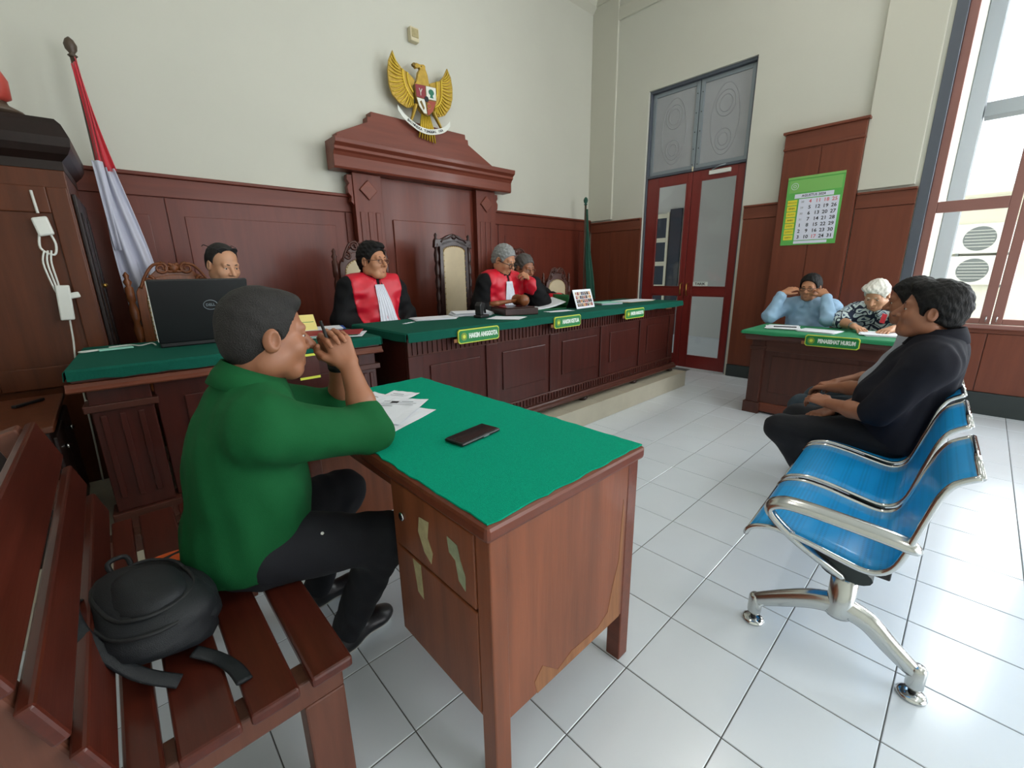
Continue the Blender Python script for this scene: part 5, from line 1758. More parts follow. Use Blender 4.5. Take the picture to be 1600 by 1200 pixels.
class Field:
    def __init__(self):
        self.p = []

    def cap(self, a, b, ra, rb=None, k=0.03):
        a, b = V3(a), V3(b)
        rb = ra if rb is None else rb
        r = max(ra, rb)
        self.p.append(('c', a, b, ra, rb, k, np.minimum(a, b) - r, np.maximum(a, b) + r))
        return self

    def ell(self, c, r, R=None, k=0.03, sub=False):
        c = V3(c)
        R = np.eye(3) if R is None else R
        m = max(r)
        self.p.append(('s' if sub else 'e', c, V3(r), R, None, k, c - m, c + m))
        return self

    @staticmethod
    def _d(q, X, Y, Z):
        if q[0] == 'c':
            _, a, b, ra, rb = q[:5]
            ba = b - a
            L2 = ba @ ba + 1e-12
            px, py, pz = X - a[0], Y - a[1], Z - a[2]
            t = np.clip((px * ba[0] + py * ba[1] + pz * ba[2]) / L2, 0, 1)
            return np.sqrt((px - ba[0] * t) ** 2 + (py - ba[1] * t) ** 2 + (pz - ba[2] * t) ** 2) - (ra + (rb - ra) * t)
        _, c, r, R = q[:4]
        px, py, pz = X - c[0], Y - c[1], Z - c[2]
        u = [px * R[0, i] + py * R[1, i] + pz * R[2, i] for i in range(3)]
        k0 = np.sqrt(sum((u[i] / r[i]) ** 2 for i in range(3)))
        k1 = np.sqrt(sum((u[i] / r[i] ** 2) ** 2 for i in range(3))) + 1e-9
        return k0 * (k0 - 1) / k1

    @staticmethod
    def _mix(D, d, k, sub):
        if sub:
            h = np.clip(0.5 - 0.5 * (D + d) / k, 0, 1)
            return D + (-d - D) * h + k * h * (1 - h)
        h = np.clip(0.5 + 0.5 * (D - d) / k, 0, 1)
        return D + (d - D) * h - k * h * (1 - h)

    def pts(self, P, e=0.0):
        P = np.asarray(P, float)
        D = np.full(P.shape[:-1], 0.5)
        for q in self.p:
            D = self._mix(D, self._d(q, P[..., 0], P[..., 1], P[..., 2]), q[5], q[0] == 's')
        return D - e

    def grid(self, h, lo=None, hi=None, pad=0.03):
        if lo is None:
            lo = np.min([q[6] for q in self.p], axis=0) - pad
            hi = np.max([q[7] for q in self.p], axis=0) + pad
        lo, hi = V3(lo), V3(hi)
        n = np.maximum(((hi - lo) / h).astype(int) + 2, 4)
        ax = [lo[i] + h * np.arange(n[i]) for i in range(3)]
        D = np.full(tuple(n), 0.5, dtype=np.float32)
        for q in self.p:
            m = q[5] + 3 * h + pad
            i0 = np.clip(((q[6] - m - lo) / h).astype(int), 0, n)
            i1 = np.clip(((q[7] + m - lo) / h).astype(int) + 2, 0, n)
            if np.any(i1 <= i0):
                continue
            sl = tuple(slice(i0[i], i1[i]) for i in range(3))
            d = self._d(q, ax[0][sl[0]][:, None, None], ax[1][sl[1]][None, :, None], ax[2][sl[2]][None, None, :])
            D[sl] = self._mix(D[sl], d, q[5], q[0] == 's')
        return D, lo, h, (ax[0][:, None, None], ax[1][None, :, None], ax[2][None, None, :])


def nets(D, lo, h):
    D = D.copy()
    for s in ((0,), (-1,)):
        D[s[0], :, :] = np.maximum(D[s[0], :, :], 1e-3)
        D[:, s[0], :] = np.maximum(D[:, s[0], :], 1e-3)
        D[:, :, s[0]] = np.maximum(D[:, :, s[0]], 1e-3)
    S = D < 0
    nx, ny, nz = D.shape
    cnt = np.zeros((nx - 1, ny - 1, nz - 1), np.int8)
    offs = [(i, j, k) for i in (0, 1) for j in (0, 1) for k in (0, 1)]
    for (i, j, k) in offs:
        cnt += S[i:nx - 1 + i, j:ny - 1 + j, k:nz - 1 + k]
    act = (cnt > 0) & (cnt < 8)
    ci, cj, ck = np.nonzero(act)
    if len(ci) == 0:
        return np.zeros((0, 3)), []
    v = np.stack([D[ci + a, cj + b, ck + c] for (a, b, c) in offs], 1)
    acc = np.zeros((len(ci), 3))
    n = np.zeros(len(ci))
    for a in range(8):
        for b in range(a + 1, 8):
            A, Bb = np.array(offs[a]), np.array(offs[b])
            if np.abs(A - Bb).sum() != 1:
                continue
            x = (v[:, a] < 0) != (v[:, b] < 0)
            t = np.where(x, v[:, a] / np.where(x, v[:, a] - v[:, b], 1), 0)
            acc += np.where(x[:, None], A + t[:, None] * (Bb - A), 0)
            n += x
    pos = V3(lo) + h * (np.stack([ci, cj, ck], 1) + acc / n[:, None])
    idx = np.full(act.shape, -1, np.int64)
    idx[act] = np.arange(len(ci))
    F = []
    x = S[:-1, 1:-1, 1:-1] != S[1:, 1:-1, 1:-1]
    i, j, k = np.nonzero(x)
    j, k = j + 1, k + 1
    q = np.stack([idx[i, j - 1, k - 1], idx[i, j, k - 1], idx[i, j, k], idx[i, j - 1, k]], 1)
    f = S[i, j, k]
    F.append(np.where(f[:, None], q, q[:, ::-1]))
    x = S[1:-1, :-1, 1:-1] != S[1:-1, 1:, 1:-1]
    i, j, k = np.nonzero(x)
    i, k = i + 1, k + 1
    q = np.stack([idx[i - 1, j, k - 1], idx[i - 1, j, k], idx[i, j, k], idx[i, j, k - 1]], 1)
    f = S[i, j, k]
    F.append(np.where(f[:, None], q, q[:, ::-1]))
    x = S[1:-1, 1:-1, :-1] != S[1:-1, 1:-1, 1:]
    i, j, k = np.nonzero(x)
    i, j = i + 1, j + 1
    q = np.stack([idx[i - 1, j - 1, k], idx[i, j - 1, k], idx[i, j, k], idx[i - 1, j, k]], 1)
    f = S[i, j, k]
    F.append(np.where(f[:, None], q, q[:, ::-1]))
    return pos, np.concatenate(F)


def npmesh(name, pieces, m, parent, org):
    vs, fs, o = [], [], 0
    for p, f in pieces:
        if len(p) == 0:
            continue
        vs.append(p - V3(org))
        fs.append(np.asarray(f) + o)
        o += len(p)
    P = np.concatenate(vs)
    Fq = np.concatenate(fs)
    me = bpy.data.meshes.new(name)
    me.vertices.add(len(P))
    me.vertices.foreach_set('co', P.ravel())
    me.loops.add(len(Fq) * 4)
    me.loops.foreach_set('vertex_index', Fq.ravel().astype(np.int32))
    me.polygons.add(len(Fq))
    me.polygons.foreach_set('loop_start', np.arange(0, len(Fq) * 4, 4, dtype=np.int32))
    me.polygons.foreach_set('use_smooth', np.ones(len(Fq), bool))
    me.update(calc_edges=True)
    me.validate()
    me.materials.append(M[m] if isinstance(m, str) else m)
    ob = bpy.data.objects.new(name, me)
    COL.objects.link(ob)
    ob.parent = parent
    return ob


def ripple(ax, amp, wl, seed, n=5, stretch=(1, 1, 1)):
    rs = np.random.RandomState(seed)
    R = 0
    for _ in range(n):
        w = rs.normal(size=3)
        w = w / np.linalg.norm(w) * 2 * PI / (wl * rs.uniform(0.6, 1.6)) * np.array(stretch)
        R = R + np.sin(ax[0] * w[0] + ax[1] * w[1] + ax[2] * w[2] + rs.uniform(0, 6.28))
    return amp * R / n * 1.6


def frame(fwd, up=(0, 0, 1)):
    f = unit(fwd)
    r = unit(np.cross(f, V3(up)))
    u = np.cross(r, f)
    return np.stack([r, f, u], 1)          # columns: right, forward, up


def add_hand(F, W, d, n, side, curl=(0.5, 0.6, 0.4), thumb=0.5, s=1.0, spread=0.021, curls=None):
    """palm + five fingers: W wrist, d finger direction, n palm normal, side = towards the thumb"""
    d = unit(d)
    n = unit(V3(n) - d * (V3(n) @ d))
    sd = unit(np.cross(d, n))
    if sd @ V3(side) < 0:
        sd = -sd
    W = V3(W)
    off = [1.45, 0.48, -0.48, -1.40]
    ln = [(0.041, 0.025, 0.020), (0.046, 0.028, 0.021), (0.043, 0.026, 0.020), (0.034, 0.020, 0.018)]
    pl = [0.086, 0.089, 0.085, 0.077]
    for i in range(4):
        kn = W + (d * pl[i] + sd * off[i] * spread) * s
        F.cap(W + (d * 0.012 + sd * off[i] * 0.014) * s, kn, 0.0135 * s, 0.0118 * s, 0.014 * s)
    for i in range(4):
        p = W + (d * pl[i] + sd * off[i] * spread) * s
        c = curls[i] if curls else curl
        a = 0.0
        r = [0.0092, 0.0086, 0.0078, 0.0066]
        if i == 3:
            r = [x * 0.88 for x in r]
        for j in range(3):
            a += c[j]
            q = p + (d * math.cos(a) + n * math.sin(a) + sd * off[i] * 0.02) * ln[i][j] * s
            F.cap(p, q, r[j] * s, r[j + 1] * s, 0.004 * s)
            p = q
    b = W + (d * 0.022 + sd * 0.024 + n * 0.004) * s
    t1 = unit(sd * 0.75 + d * 0.72 + n * 0.35 * thumb)
    t2 = unit(sd * (0.55 - 0.5 * thumb) + d * 0.85 + n * 0.6 * thumb)
    t3 = unit(sd * (0.35 - 0.7 * thumb) + d * 0.85 + n * 0.7 * thumb)
    F.cap(b, b + t1 * 0.040 * s, 0.0150 * s, 0.0115 * s, 0.012 * s)
    F.cap(b + t1 * 0.040 * s, b + (t1 * 0.040 + t2 * 0.032) * s, 0.0110 * s, 0.0098 * s, 0.004 * s)
    F.cap(b + (t1 * 0.040 + t2 * 0.032) * s, b + (t1 * 0.040 + t2 * 0.032 + t3 * 0.026) * s, 0.0096 * s, 0.0075 * s, 0.004 * s)


def head_field(F, c, R, s, P):
    def w(x, y, z):
        return c + R @ (np.array([x, y, z]) * s)
    fat = P.get('cheek', 0.0)
    F.ell(w(0, -0.012, 0.035), (0.074 * s, 0.094 * s, 0.082 * s), R, 0.02)
    F.ell(w(0, 0.032, -0.035), ((0.058 + fat) * s, 0.058 * s, 0.074 * s), R, 0.03)
    F.cap(w(-0.028, 0.052, -0.088), w(0.028, 0.052, -0.088), (0.024 + fat) * s, None, 0.025)
    F.cap(w(0, 0.070, -0.098), w(0, 0.072, -0.094), 0.017 * s, None, 0.02)
    for q in (-1, 1):
        F.ell(w(q * 0.040, 0.056, -0.028), ((0.026 + fat) * s, 0.028 * s, 0.03 * s), R, 0.02)
        F.ell(w(q * 0.056, 0.0, -0.062), ((0.014 + fat) * s, 0.035 * s, 0.03 * s), R, 0.03)
    F.cap(w(-0.036, 0.074, 0.024), w(0.036, 0.074, 0.024), 0.013 * s, None, 0.014)
    for q in (-1, 1):
        F.ell(w(q * 0.031, 0.094, 0.004), (0.018 * s, 0.014 * s, 0.011 * s), R, 0.012, sub=True)
    nl = P.get('nose', 1.5)
    F.cap(w(0, 0.082, 0.014), w(0, 0.100 + 0.008 * nl, -0.026), 0.008 * s, 0.0125 * s, 0.012)
    for q in (-1, 1):
        F.ell(w(q * 0.0135, 0.094, -0.030), (0.009 * s, 0.011 * s, 0.008 * s), R, 0.007)
    F.cap(w(-0.018, 0.083, -0.060), w(0.018, 0.083, -0.060), 0.0075 * s, None, 0.008)
    F.cap(w(-0.015, 0.083, -0.073), w(0.015, 0.083, -0.073), 0.0080 * s, None, 0.008)
    F.ell(w(0, 0.098, -0.0665), (0.024 * s, 0.006 * s, 0.0022 * s), R, 0.003, sub=True)
    for q in (-1, 1):
        a = 0.35 * q
        Re = R @ np.array([[math.cos(a), -math.sin(a), 0], [math.sin(a), math.cos(a), 0], [0, 0, 1]]).T
        F.ell(w(q * 0.078, -0.008, -0.006), (0.011 * s, 0.021 * s, 0.031 * s), Re, 0.008)
        F.ell(w(q * 0.087, -0.001, -0.003), (0.006 * s, 0.010 * s, 0.018 * s), Re, 0.006, sub=True)
    # eyelids over the balls
    for q in (-1, 1):
        F.cap(w(q * 0.031 - 0.011, 0.0795, 0.0105), w(q * 0.031 + 0.011, 0.0795, 0.0105), 0.0052 * s, None, 0.005)
        F.cap(w(q * 0.031 - 0.010, 0.0790, -0.0045), w(q * 0.031 + 0.010, 0.0790, -0.0045), 0.0045 * s, None, 0.005)


def person(label, J, L, seed=1, group=None):
    """J: joints in world coordinates; L: looks"""
    base = V3(J['pelvis'][0], J['pelvis'][1], J.get('ground', 0.0))
    t = thing('person', label, 'person', tuple(base), group=group)
    g = lambda k: V3(J[k])
    pel, che, nec, hed = g('pelvis'), g('chest'), g('neck'), g('head')
    shl, shr, ell_, elr, wrl, wrr = g('shl'), g('shr'), g('ell'), g('elr'), g('wrl'), g('wrr')
    Rt = frame(J['fwd'])
    R_up = unit(nec - pel)
    lat = unit(shr - shl)
    fw = unit(np.cross(R_up, lat))
    Rb = np.stack([lat, fw, R_up], 1)
    Rh = frame(J['look'], J.get('headup', (0, 0, 1)))
    s = L.get('s', 1.0)
    hs = L.get('hs', 1.0) * s
    fat = L.get('fat', 0.0)

    def torso(F, e, k=0.05, low=True):
        if low:
            F.ell(pel, (0.168 * s + e, 0.125 * s + e + fat * 0.5, 0.125 * s + e), Rt, k)
        F.ell(pel * 0.52 + che * 0.48 + fw * (0.012 + fat * 0.6), (0.150 * s + e + fat, 0.118 * s + e + fat, 0.16 * s + e), Rb, k)
        F.ell(che, (0.165 * s + e, 0.115 * s + e, 0.165 * s + e), Rb, k)
        F.cap(shl * 0.8 + shr * 0.2, shr * 0.8 + shl * 0.2, 0.070 * s + e, None, k)
        for sh in (shl, shr):
            F.cap(nec - R_up * 0.015, sh * 0.75 + nec * 0.25 - R_up * 0.01, 0.050 * s + e, 0.052 * s + e, k)

    def uarm(F, sh, el, e, r0=0.056, r1=0.044, k=0.035):
        F.cap(sh, el, r0 * s + e, r1 * s + e, k)

    def legs(F, e, k=0.04):
        for q in 'lr':
            hip = pel + Rt @ V3((-0.09 if q == 'l' else 0.09) * s, 0.04 * s, -0.015 * s)
            F.cap(hip, g('kn' + q), 0.088 * s + e, 0.060 * s + e, k)
            F.cap(g('kn' + q), g('an' + q), 0.058 * s + e, 0.040 * s + e, k)

    # ---- body (skin)
    pieces = []
    F = Field()
    torso(F, 0)
    F.cap(nec - R_up * 0.02, hed + Rh @ V3(0, -0.025, -0.05), 0.058 * s, 0.052 * s, 0.03)
    for sh, el in ((shl, ell_), (shr, elr)):
        uarm(F, sh, el, 0)
    if 'knl' in J:
        legs(F, 0)
    D, lo, h, ax = F.grid(0.013)
    pieces.append(nets(D, lo, h))
    H = Field()
    head_field(H, hed, Rh, hs, L)
    H.cap(nec - R_up * 0.03, hed + Rh @ (V3(0, -0.022, -0.05) * hs), 0.060 * s, 0.054 * s, 0.03)
    D, lo, h, ax = H.grid(L.get('hres', 0.0042), hed - 0.16, hed + 0.16)
    pieces.append(nets(D, lo, h))
    for q, el, wr in (('l', ell_, wrl), ('r', elr, wrr)):
        A = Field()
        A.cap(el, el * 0.55 + wr * 0.45, 0.041 * s, 0.038 * s, 0.02)
        A.cap(el * 0.55 + wr * 0.45, wr, 0.038 * s, 0.0265 * s, 0.02)
        hd = J.get('hand' + q)
        if hd:
            add_hand(A, wr, s=0.96 * s, **hd)
        else:
            dd = unit(wr - el)
            add_hand(A, wr, dd, (0, 0, -1) if abs(dd[2]) < 0.9 else fw, Rt[:, 0] * (1 if q == 'l' else -1), s=0.96 * s)
        D, lo, h, ax = A.grid(L.get('ares', 0.0046))
        pieces.append(nets(D, lo, h))
    body = npmesh('body', pieces, L['skin'], t, base)

    # ---- eyes, brows
    def hw(x, y, z):
        return hed + Rh @ (np.array([x, y, z]) * hs) - base
    for q in (-1, 1):
        ey = MB().ball(tuple(hw(q * 0.031, 0.0735, 0.003)), 0.0112 * hs, 12, 8).build('eyeball', 'eye_white', t, smooth=True)
        p = hw(q * 0.031, 0.0742, 0.0025) + Rh @ V3(0, 0.0078 * hs, 0)
        MB().ball(tuple(p), 0.0052 * hs, 10, 6).build('iris', 'eye_dark', ey, smooth=True)
        MB().tube([tuple(hw(q * (0.014 + 0.011 * i), 0.0880 - 0.0025 * i * i * 0.55, 0.0245 + 0.0035 * math.sin(i / 3 * PI))) for i in range(4)], [0.0022 * hs, 0.0036 * hs, 0.0032 * hs, 0.0015 * hs], 6).build('eyebrow', L.get('brow', L['hair']), t, smooth=True)
    MB().tube([tuple(hw(x, 0.0905 - 22 * x * x, -0.0725)) for x in (-0.017, -0.008, 0, 0.008, 0.017)], [0.002 * hs, 0.0042 * hs, 0.0046 * hs, 0.0042 * hs, 0.002 * hs], 6).build('lips', 'lip', t, smooth=True)
    # ---- hair
    hi = L.get('hinf', 0.010)
    HF = Field()
    HF.ell(hed + Rh @ (V3(0, -0.014, 0.036) * hs), ((0.074 + hi) * hs, (0.092 + hi) * hs, (0.082 + hi * L.get('htop', 1.2)) * hs), Rh, 0.02)
    HF.ell(hed + Rh @ (V3(0, -0.045, -0.01) * hs), ((0.062 + hi) * hs, (0.058 + hi) * hs, (0.07 + hi * 0.5) * hs), Rh, 0.02)
    for (c, r) in L.get('tufts', []):
        HF.ell(hed + Rh @ (V3(c) * hs), tuple(x * hs for x in r), Rh, 0.02)
    D, lo, h, ax = HF.grid(0.0045)
    lx, ly, lz = [((ax[0] - hed[0]) * Rh[0, i] + (ax[1] - hed[1]) * Rh[1, i] + (ax[2] - hed[2]) * Rh[2, i]) / hs for i in range(3)]
    D = D + ripple((lx, ly, lz), L.get('hnoise', 0.0022), 0.03, seed, 6, L.get('hstr', (1, 1, 1)))
    fc, fr = L.get('face', ((0, 0.106, -0.02), (0.13, 0.082, 0.096)))
    k0 = np.sqrt(((lx - fc[0]) / fr[0]) ** 2 + ((ly - fc[1]) / fr[1]) ** 2 + ((lz - fc[2]) / fr[2]) ** 2)
    D = np.maximum(D, (1 - k0) * min(fr))
    n0, n1 = L.get('nape', (-0.030, 0.44))
    D = np.maximum(D, (n0 + n1 * ly - lz) * 0.8)
    for q in (-1, 1):
        k0 = np.sqrt(((lx - q * 0.086) / 0.024) ** 2 + ((ly - 0.002) / 0.027) ** 2 + ((lz + 0.012) / 0.033) ** 2)
        D = np.maximum(D, (1 - k0) * 0.024)
    npmesh('hair', [nets(D.astype(np.float32), lo, h)], L['hair'], t, base)
    if L.get('stubble'):
        SF = Field()
        SF.cap(hed + Rh @ (V3(-0.02, 0.082, -0.050) * hs), hed + Rh @ (V3(0.02, 0.082, -0.050) * hs), 0.006 * hs, None, 0.005)
        D, lo, h, ax = SF.grid(0.003)
        npmesh('moustache', [nets(D, lo, h)], L['hair'], t, base)

    # ---- shirt or robe
    e = L.get('ease', 0.014)
    S = Field()
    torso(S, e)
    sl = L.get('sleeve', 1.0)            # 1 = to the elbow, 2 = to the wrist
    sr = L.get('sleeve_r', 0.014)
    for sh, el, wr in ((shl, ell_, wrl), (shr, elr, wrr)):
        el2 = el if sl >= 1 else sh + (el - sh) * sl
        S.cap(sh, el2, 0.056 * s + e + 0.004, 0.044 * s + sr, 0.035)
        if sl > 1:
            S.cap(el, el + (wr - el) * (sl - 1) * 0.97, 0.044 * s + sr, (0.034 + 0.008 * (2 - sl)) * s + sr * L.get('cuffk', 0.8), 0.03)
    D, lo, h, ax = S.grid(L.get('cres', 0.009))
    D = D + ripple(ax, L.get('fold', 0.0045), L.get('foldwl', 0.075), seed + 5, 7, L.get('foldstr', (1, 1, 1)))
    cr = lambda c: sum((ax[i] - c[i]) * R_up[i] for i in range(3))
    lxx, lyy, lzz = [sum((ax[i] - nec[i]) * Rb[i, j] for i in range(3)) for j in range(3)]
    # neck opening
    op = np.sqrt(lxx ** 2 + (lyy - 0.012) ** 2) - 0.064 * s
    op = np.maximum(op, -(lzz - (-0.005 + 0.35 * -lyy)))
    D = np.maximum(D, -op)
    hem = L.get('hem', -0.02)
    D = np.maximum(D, -(ax[2] - (pel[2] + hem)))
    if sl <= 1:
        pass
    D = D.astype(np.float32)
    cloth = npmesh(L.get('cname', 'shirt'), [nets(D, lo, h)], L['shirt'], t, base)
    if 'red' in L:
        DR = D - 0.005
        wid = 0.190 + 0.20 * np.minimum(lzz + 0.06, 0) + 0.0 * lyy
        gap = 0.010 + 0.03 * np.clip(-lzz - 0.05, 0, 1)
        DR = np.maximum(DR, (np.abs(lxx) - np.maximum(wid, 0.10)) * 0.8)
        DR = np.maximum(DR, (-0.06 - lyy) * 0.9)
        DR = np.maximum(DR, (gap - np.abs(lxx)) * 0.9 * (lyy > 0.0) - 0.02 * (lyy <= 0.0))
        DR = np.maximum(DR, 0.062 * s - np.sqrt(lxx ** 2 + (lyy - 0.012) ** 2) + 0.012)
        npmesh('red_lapels', [nets(DR.astype(np.float32), lo, h)], L['red'], t, base)
        # pleated white bands
        mb = MB()
        rows = []
        for i in range(15):
            q = i / 14
            z = -0.015 - 0.33 * q
            wd = 0.032 + 0.055 * q
            c0 = nec + R_up * z + lat * (L.get('jab', 0.0) * q)
            row = []
            for k in range(25):
                u = -1 + 2 * k / 24
                P0 = c0 + lat * wd * u
                T = np.linspace(0.30, 0.0, 61)
                pts = P0[None] + fw[None] * T[:, None]
                dd = S.pts(pts)
                ix = np.argmax(dd < 0) if np.any(dd < 0) else 50
                y = T[ix] + 0.014 + 0.004 * math.cos(k * PI * 0.5)
                row.append(tuple(P0 + fw * y - base))
            rows.append(row)
        mb.sheet(rows)
        mb.build('white_jabot', 'jabot', t, smooth=True, solid=0.003)
    # collar
    if L.get('collar', True):
        mb = MB()
        rows = []
        for (hh_, rr_) in ((-0.025, 0.082), (0.006, 0.078), (0.034, 0.072), (0.039, 0.076), (0.008, 0.096), (-0.020, 0.108)):
            row = []
            for k in range(29):
                a = PI / 2 + 0.22 + (2 * PI - 0.44) * k / 28
                cz = hh_ - 0.35 * 0.07 * math.sin(a) * 0.9 - (0.014 if hh_ < 0.02 and rr_ > 0.079 and (k < 3 or k > 25) else 0)
                p = nec + lat * rr_ * s * math.cos(a) + fw * (0.012 + rr_ * s * math.sin(a) * 0.98) + R_up * (cz + 0.020)
                row.append(tuple(p - base))
            rows.append(row)
        mb.sheet(rows)
        mb.build('collar', L.get('collar_m', L['shirt']), t, smooth=True, solid=0.003)
    # ---- trousers and shoes
    if 'knl' in J:
        S = Field()
        S.ell(pel, (0.168 * s + 0.008, 0.125 * s + 0.008, 0.12 * s + 0.008), Rt, 0.05)
        legs(S, 0.012)
        D, lo, h, ax = S.grid(0.010)
        D = D + ripple(ax, 0.004, 0.07, seed + 9, 6)
        D = np.maximum(D, ax[2] - (pel[2] + 0.10 + 0 * ax[0]))
        npmesh('trousers', [nets(D.astype(np.float32), lo, h)], L['trouser'], t, base)
        for q in 'lr':
            an = g('an' + q)
            td = unit(V3(J.get('toe' + q, J['fwd'])) * V3(1, 1, 0))
            gz = J.get('ground', 0.0)
            S = Field()
            S.cap(V3(an[0], an[1], gz + 0.040) - td * 0.035, V3(an[0], an[1], gz + 0.036) + td * 0.12, 0.036, 0.032, 0.02)
            S.cap(V3(an[0], an[1], gz + 0.05), V3(an[0], an[1], gz + 0.085), 0.040, 0.042, 0.03)
            S.ell(V3(an[0], an[1], gz + 0.032) + td * 0.13, (0.043, 0.055, 0.028), frame(td), 0.02)
            D, lo, h, ax = S.grid(0.007)
            D = np.maximum(D, gz + 0.010 - ax[2] + 0 * ax[0])
            sh_ = npmesh('shoe', [nets(D.astype(np.float32), lo, h)], 'shoe', t, base)
            D2, lo, h, ax = S.grid(0.007)
            D2 = np.maximum(D2 - 0.003, np.maximum(gz + 0.001 - ax[2], ax[2] - gz - 0.015) + 0 * ax[0])
            npmesh('sole', [nets(D2.astype(np.float32), lo, h)], L.get('sole', 'black_rubber'), sh_, base)
    # ---- glasses
    gl = L.get('glasses')
    if gl:
        lift, back, mt = gl.get('z', 0.0), gl.get('y', 0.0), gl.get('m', 'black_plastic')
        ry, rz, rr = gl.get('w', 0.024), gl.get('h', 0.018), gl.get('r', 0.0022)
        mb = MB()
        for q in (-1, 1):
            mb.tube([tuple(hw(q * 0.032 + ry * math.cos(a * PI / 10), 0.101 + back - 0.004 * abs(math.cos(a * PI / 10)), 0.001 + lift + rz * math.sin(a * PI / 10))) for a in range(20)], rr, 6, closed=True)
            mb.tube([tuple(hw(q * 0.055, 0.098 + back, 0.006 + lift)), tuple(hw(q * 0.078, 0.05 + back, 0.006 + lift)), tuple(hw(q * 0.083, 0.0 + back, 0.004 + lift)), tuple(hw(q * 0.080, -0.02 + back, -0.010 + lift))], rr, 6)
        mb.tube([tuple(hw(-0.009, 0.103 + back, 0.005 + lift)), tuple(hw(0, 0.107 + back, 0.008 + lift)), tuple(hw(0.009, 0.103 + back, 0.005 + lift))], rr, 6)
        go = mb.build('eyeglasses', mt, t, smooth=True)
        for q in (-1, 1):
            mb = MB()
            mb.add([tuple(hw(q * 0.032 + ry * 0.95 * math.cos(a * PI / 10), 0.099 + back, 0.001 + lift + rz * 0.95 * math.sin(a * PI / 10))) for a in range(20)], [tuple(range(20))])
            mb.build('lens', gl.get('lens', 'glass'), go)
    return t, base, hw, Rb


def bracelet(t, base, el, wr, m, r=0.031, at=0.0, w=0.012):
    el, wr = V3(el), V3(wr)
    d = unit(wr - el)
    c = wr - d * at - base
    a = unit(np.cross(d, V3(0.3, 0.5, 0.8)))
    b = np.cross(d, a)
    rows = []
    for s in (-w / 2, w / 2):
        rows.append([tuple(c + d * s + (a * math.cos(q * PI / 10) + b * math.sin(q * PI / 10)) * r) for q in range(21)])
    return MB().sheet(rows).build('wristwatch', m, t, smooth=True, solid=0.003)


def seat_pose(x, y, z, yaw, s=1.0, lean=0.03, ground=0.0, kneeh=0.0):
    """default upright sitting pose; yaw 0 looks along +Y"""
    c, sn = math.cos(yaw), math.sin(yaw)

    def w(a, b, h):
        return V3(x + (a * c - b * sn) * s, y + (a * sn + b * c) * s, z + h * s)
    J = dict(pelvis=w(0, 0, 0.10), chest=w(0, lean * 0.7, 0.38), neck=w(0, lean, 0.575), head=w(0, lean + 0.03, 0.715),
             shl=w(-0.185, lean, 0.525), shr=w(0.185, lean, 0.525), ell=w(-0.24, lean + 0.06, 0.27), elr=w(0.24, lean + 0.06, 0.27),
             wrl=w(-0.17, lean + 0.28, 0.30), wrr=w(0.17, lean + 0.28, 0.30),
             knl=w(-0.11, 0.44, 0.06), knr=w(0.11, 0.44, 0.06), fwd=V3(-sn, c, 0), look=V3(-sn, c, 0), ground=ground, _w=w)
    for q, a in (('l', -0.12), ('r', 0.12)):
        p = w(a, 0.42, 0)
        J['an' + q] = V3(p[0], p[1], ground + 0.085)
    return J


# ---- man in green at the near desk
J = dict(pelvis=(0.165, 1.29, 0.55), chest=(0.20, 1.285, 0.785), neck=(0.235, 1.29, 0.955), head=(0.30, 1.30, 1.095),
         shl=(0.245, 1.455, 0.885), shr=(0.225, 1.115, 0.885), elr=(0.505, 1.165, 0.800), ell=(0.530, 1.415, 0.800),
         wrr=(0.494, 1.246, 0.990), wrl=(0.498, 1.338, 0.990),
         knr=(0.505, 1.135, 0.455), knl=(0.52, 1.50, 0.47), anr=(0.40, 1.28, 0.085), anl=(0.40, 1.56, 0.085),
         fwd=(1, 0, 0), look=(1, 0.02, -0.10), toer=(1, 0.25, 0), toel=(1, 0, 0),
         handr=dict(d=(-0.20, 0.30, 0.93), n=(0.10, 0.95, -0.30), side=(-1, 0, 0), curl=(0.75, 1.0, 0.6), thumb=0.6),
         handl=dict(d=(-0.26, -0.30, 0.92), n=(0.10, -0.95, -0.30), side=(-1, 0, 0), curl=(0.75, 0.95, 0.5), thumb=0.6))
t, b_, hw, Rb = person('man in dark green shirt resting his chin at clasped hands on the near desk', J,
                       dict(skin='skin_brown', hair='hair_short', shirt='shirt_green', trouser='trouser_black', sleeve=1.22, sleeve_r=0.018, ease=0.020, fat=0.008,
                            fold=0.0045, cres=0.0075, hres=0.0036, ares=0.0034, hinf=0.006, htop=1.5, hnoise=0.0012, nose=1.8, cheek=0.003, hem=-0.055, hs=1.04, cuffk=1.0, tufts=[((0, 0.040, 0.090), (0.058, 0.045, 0.027))],
                            sole='shoe_sole', face=((0, 0.105, -0.02), (0.13, 0.090, 0.099)), nape=(-0.058, 0.30), foldwl=0.085, foldstr=(1, 1, 0.4)), 3)
bracelet(t, b_, J['ell'], J['wrl'], 'black_rubber', 0.031, 0.012, 0.022)
MB().ball(tuple(V3(0.315, 1.115, 0.565) - b_), 0.008, 8, 6).build('trouser_stud', 'white_plastic', t, smooth=True)
pnn = tag(MB().tube([(0.460, 1.255, 1.005), (0.452, 1.262, 1.05), (0.437, 1.27, 1.125)], [0.003, 0.005, 0.0045], 8).build('ballpoint_pen', 'black_plastic', smooth=True), 'black pen held between the clasped hands of the man in green', 'pen')

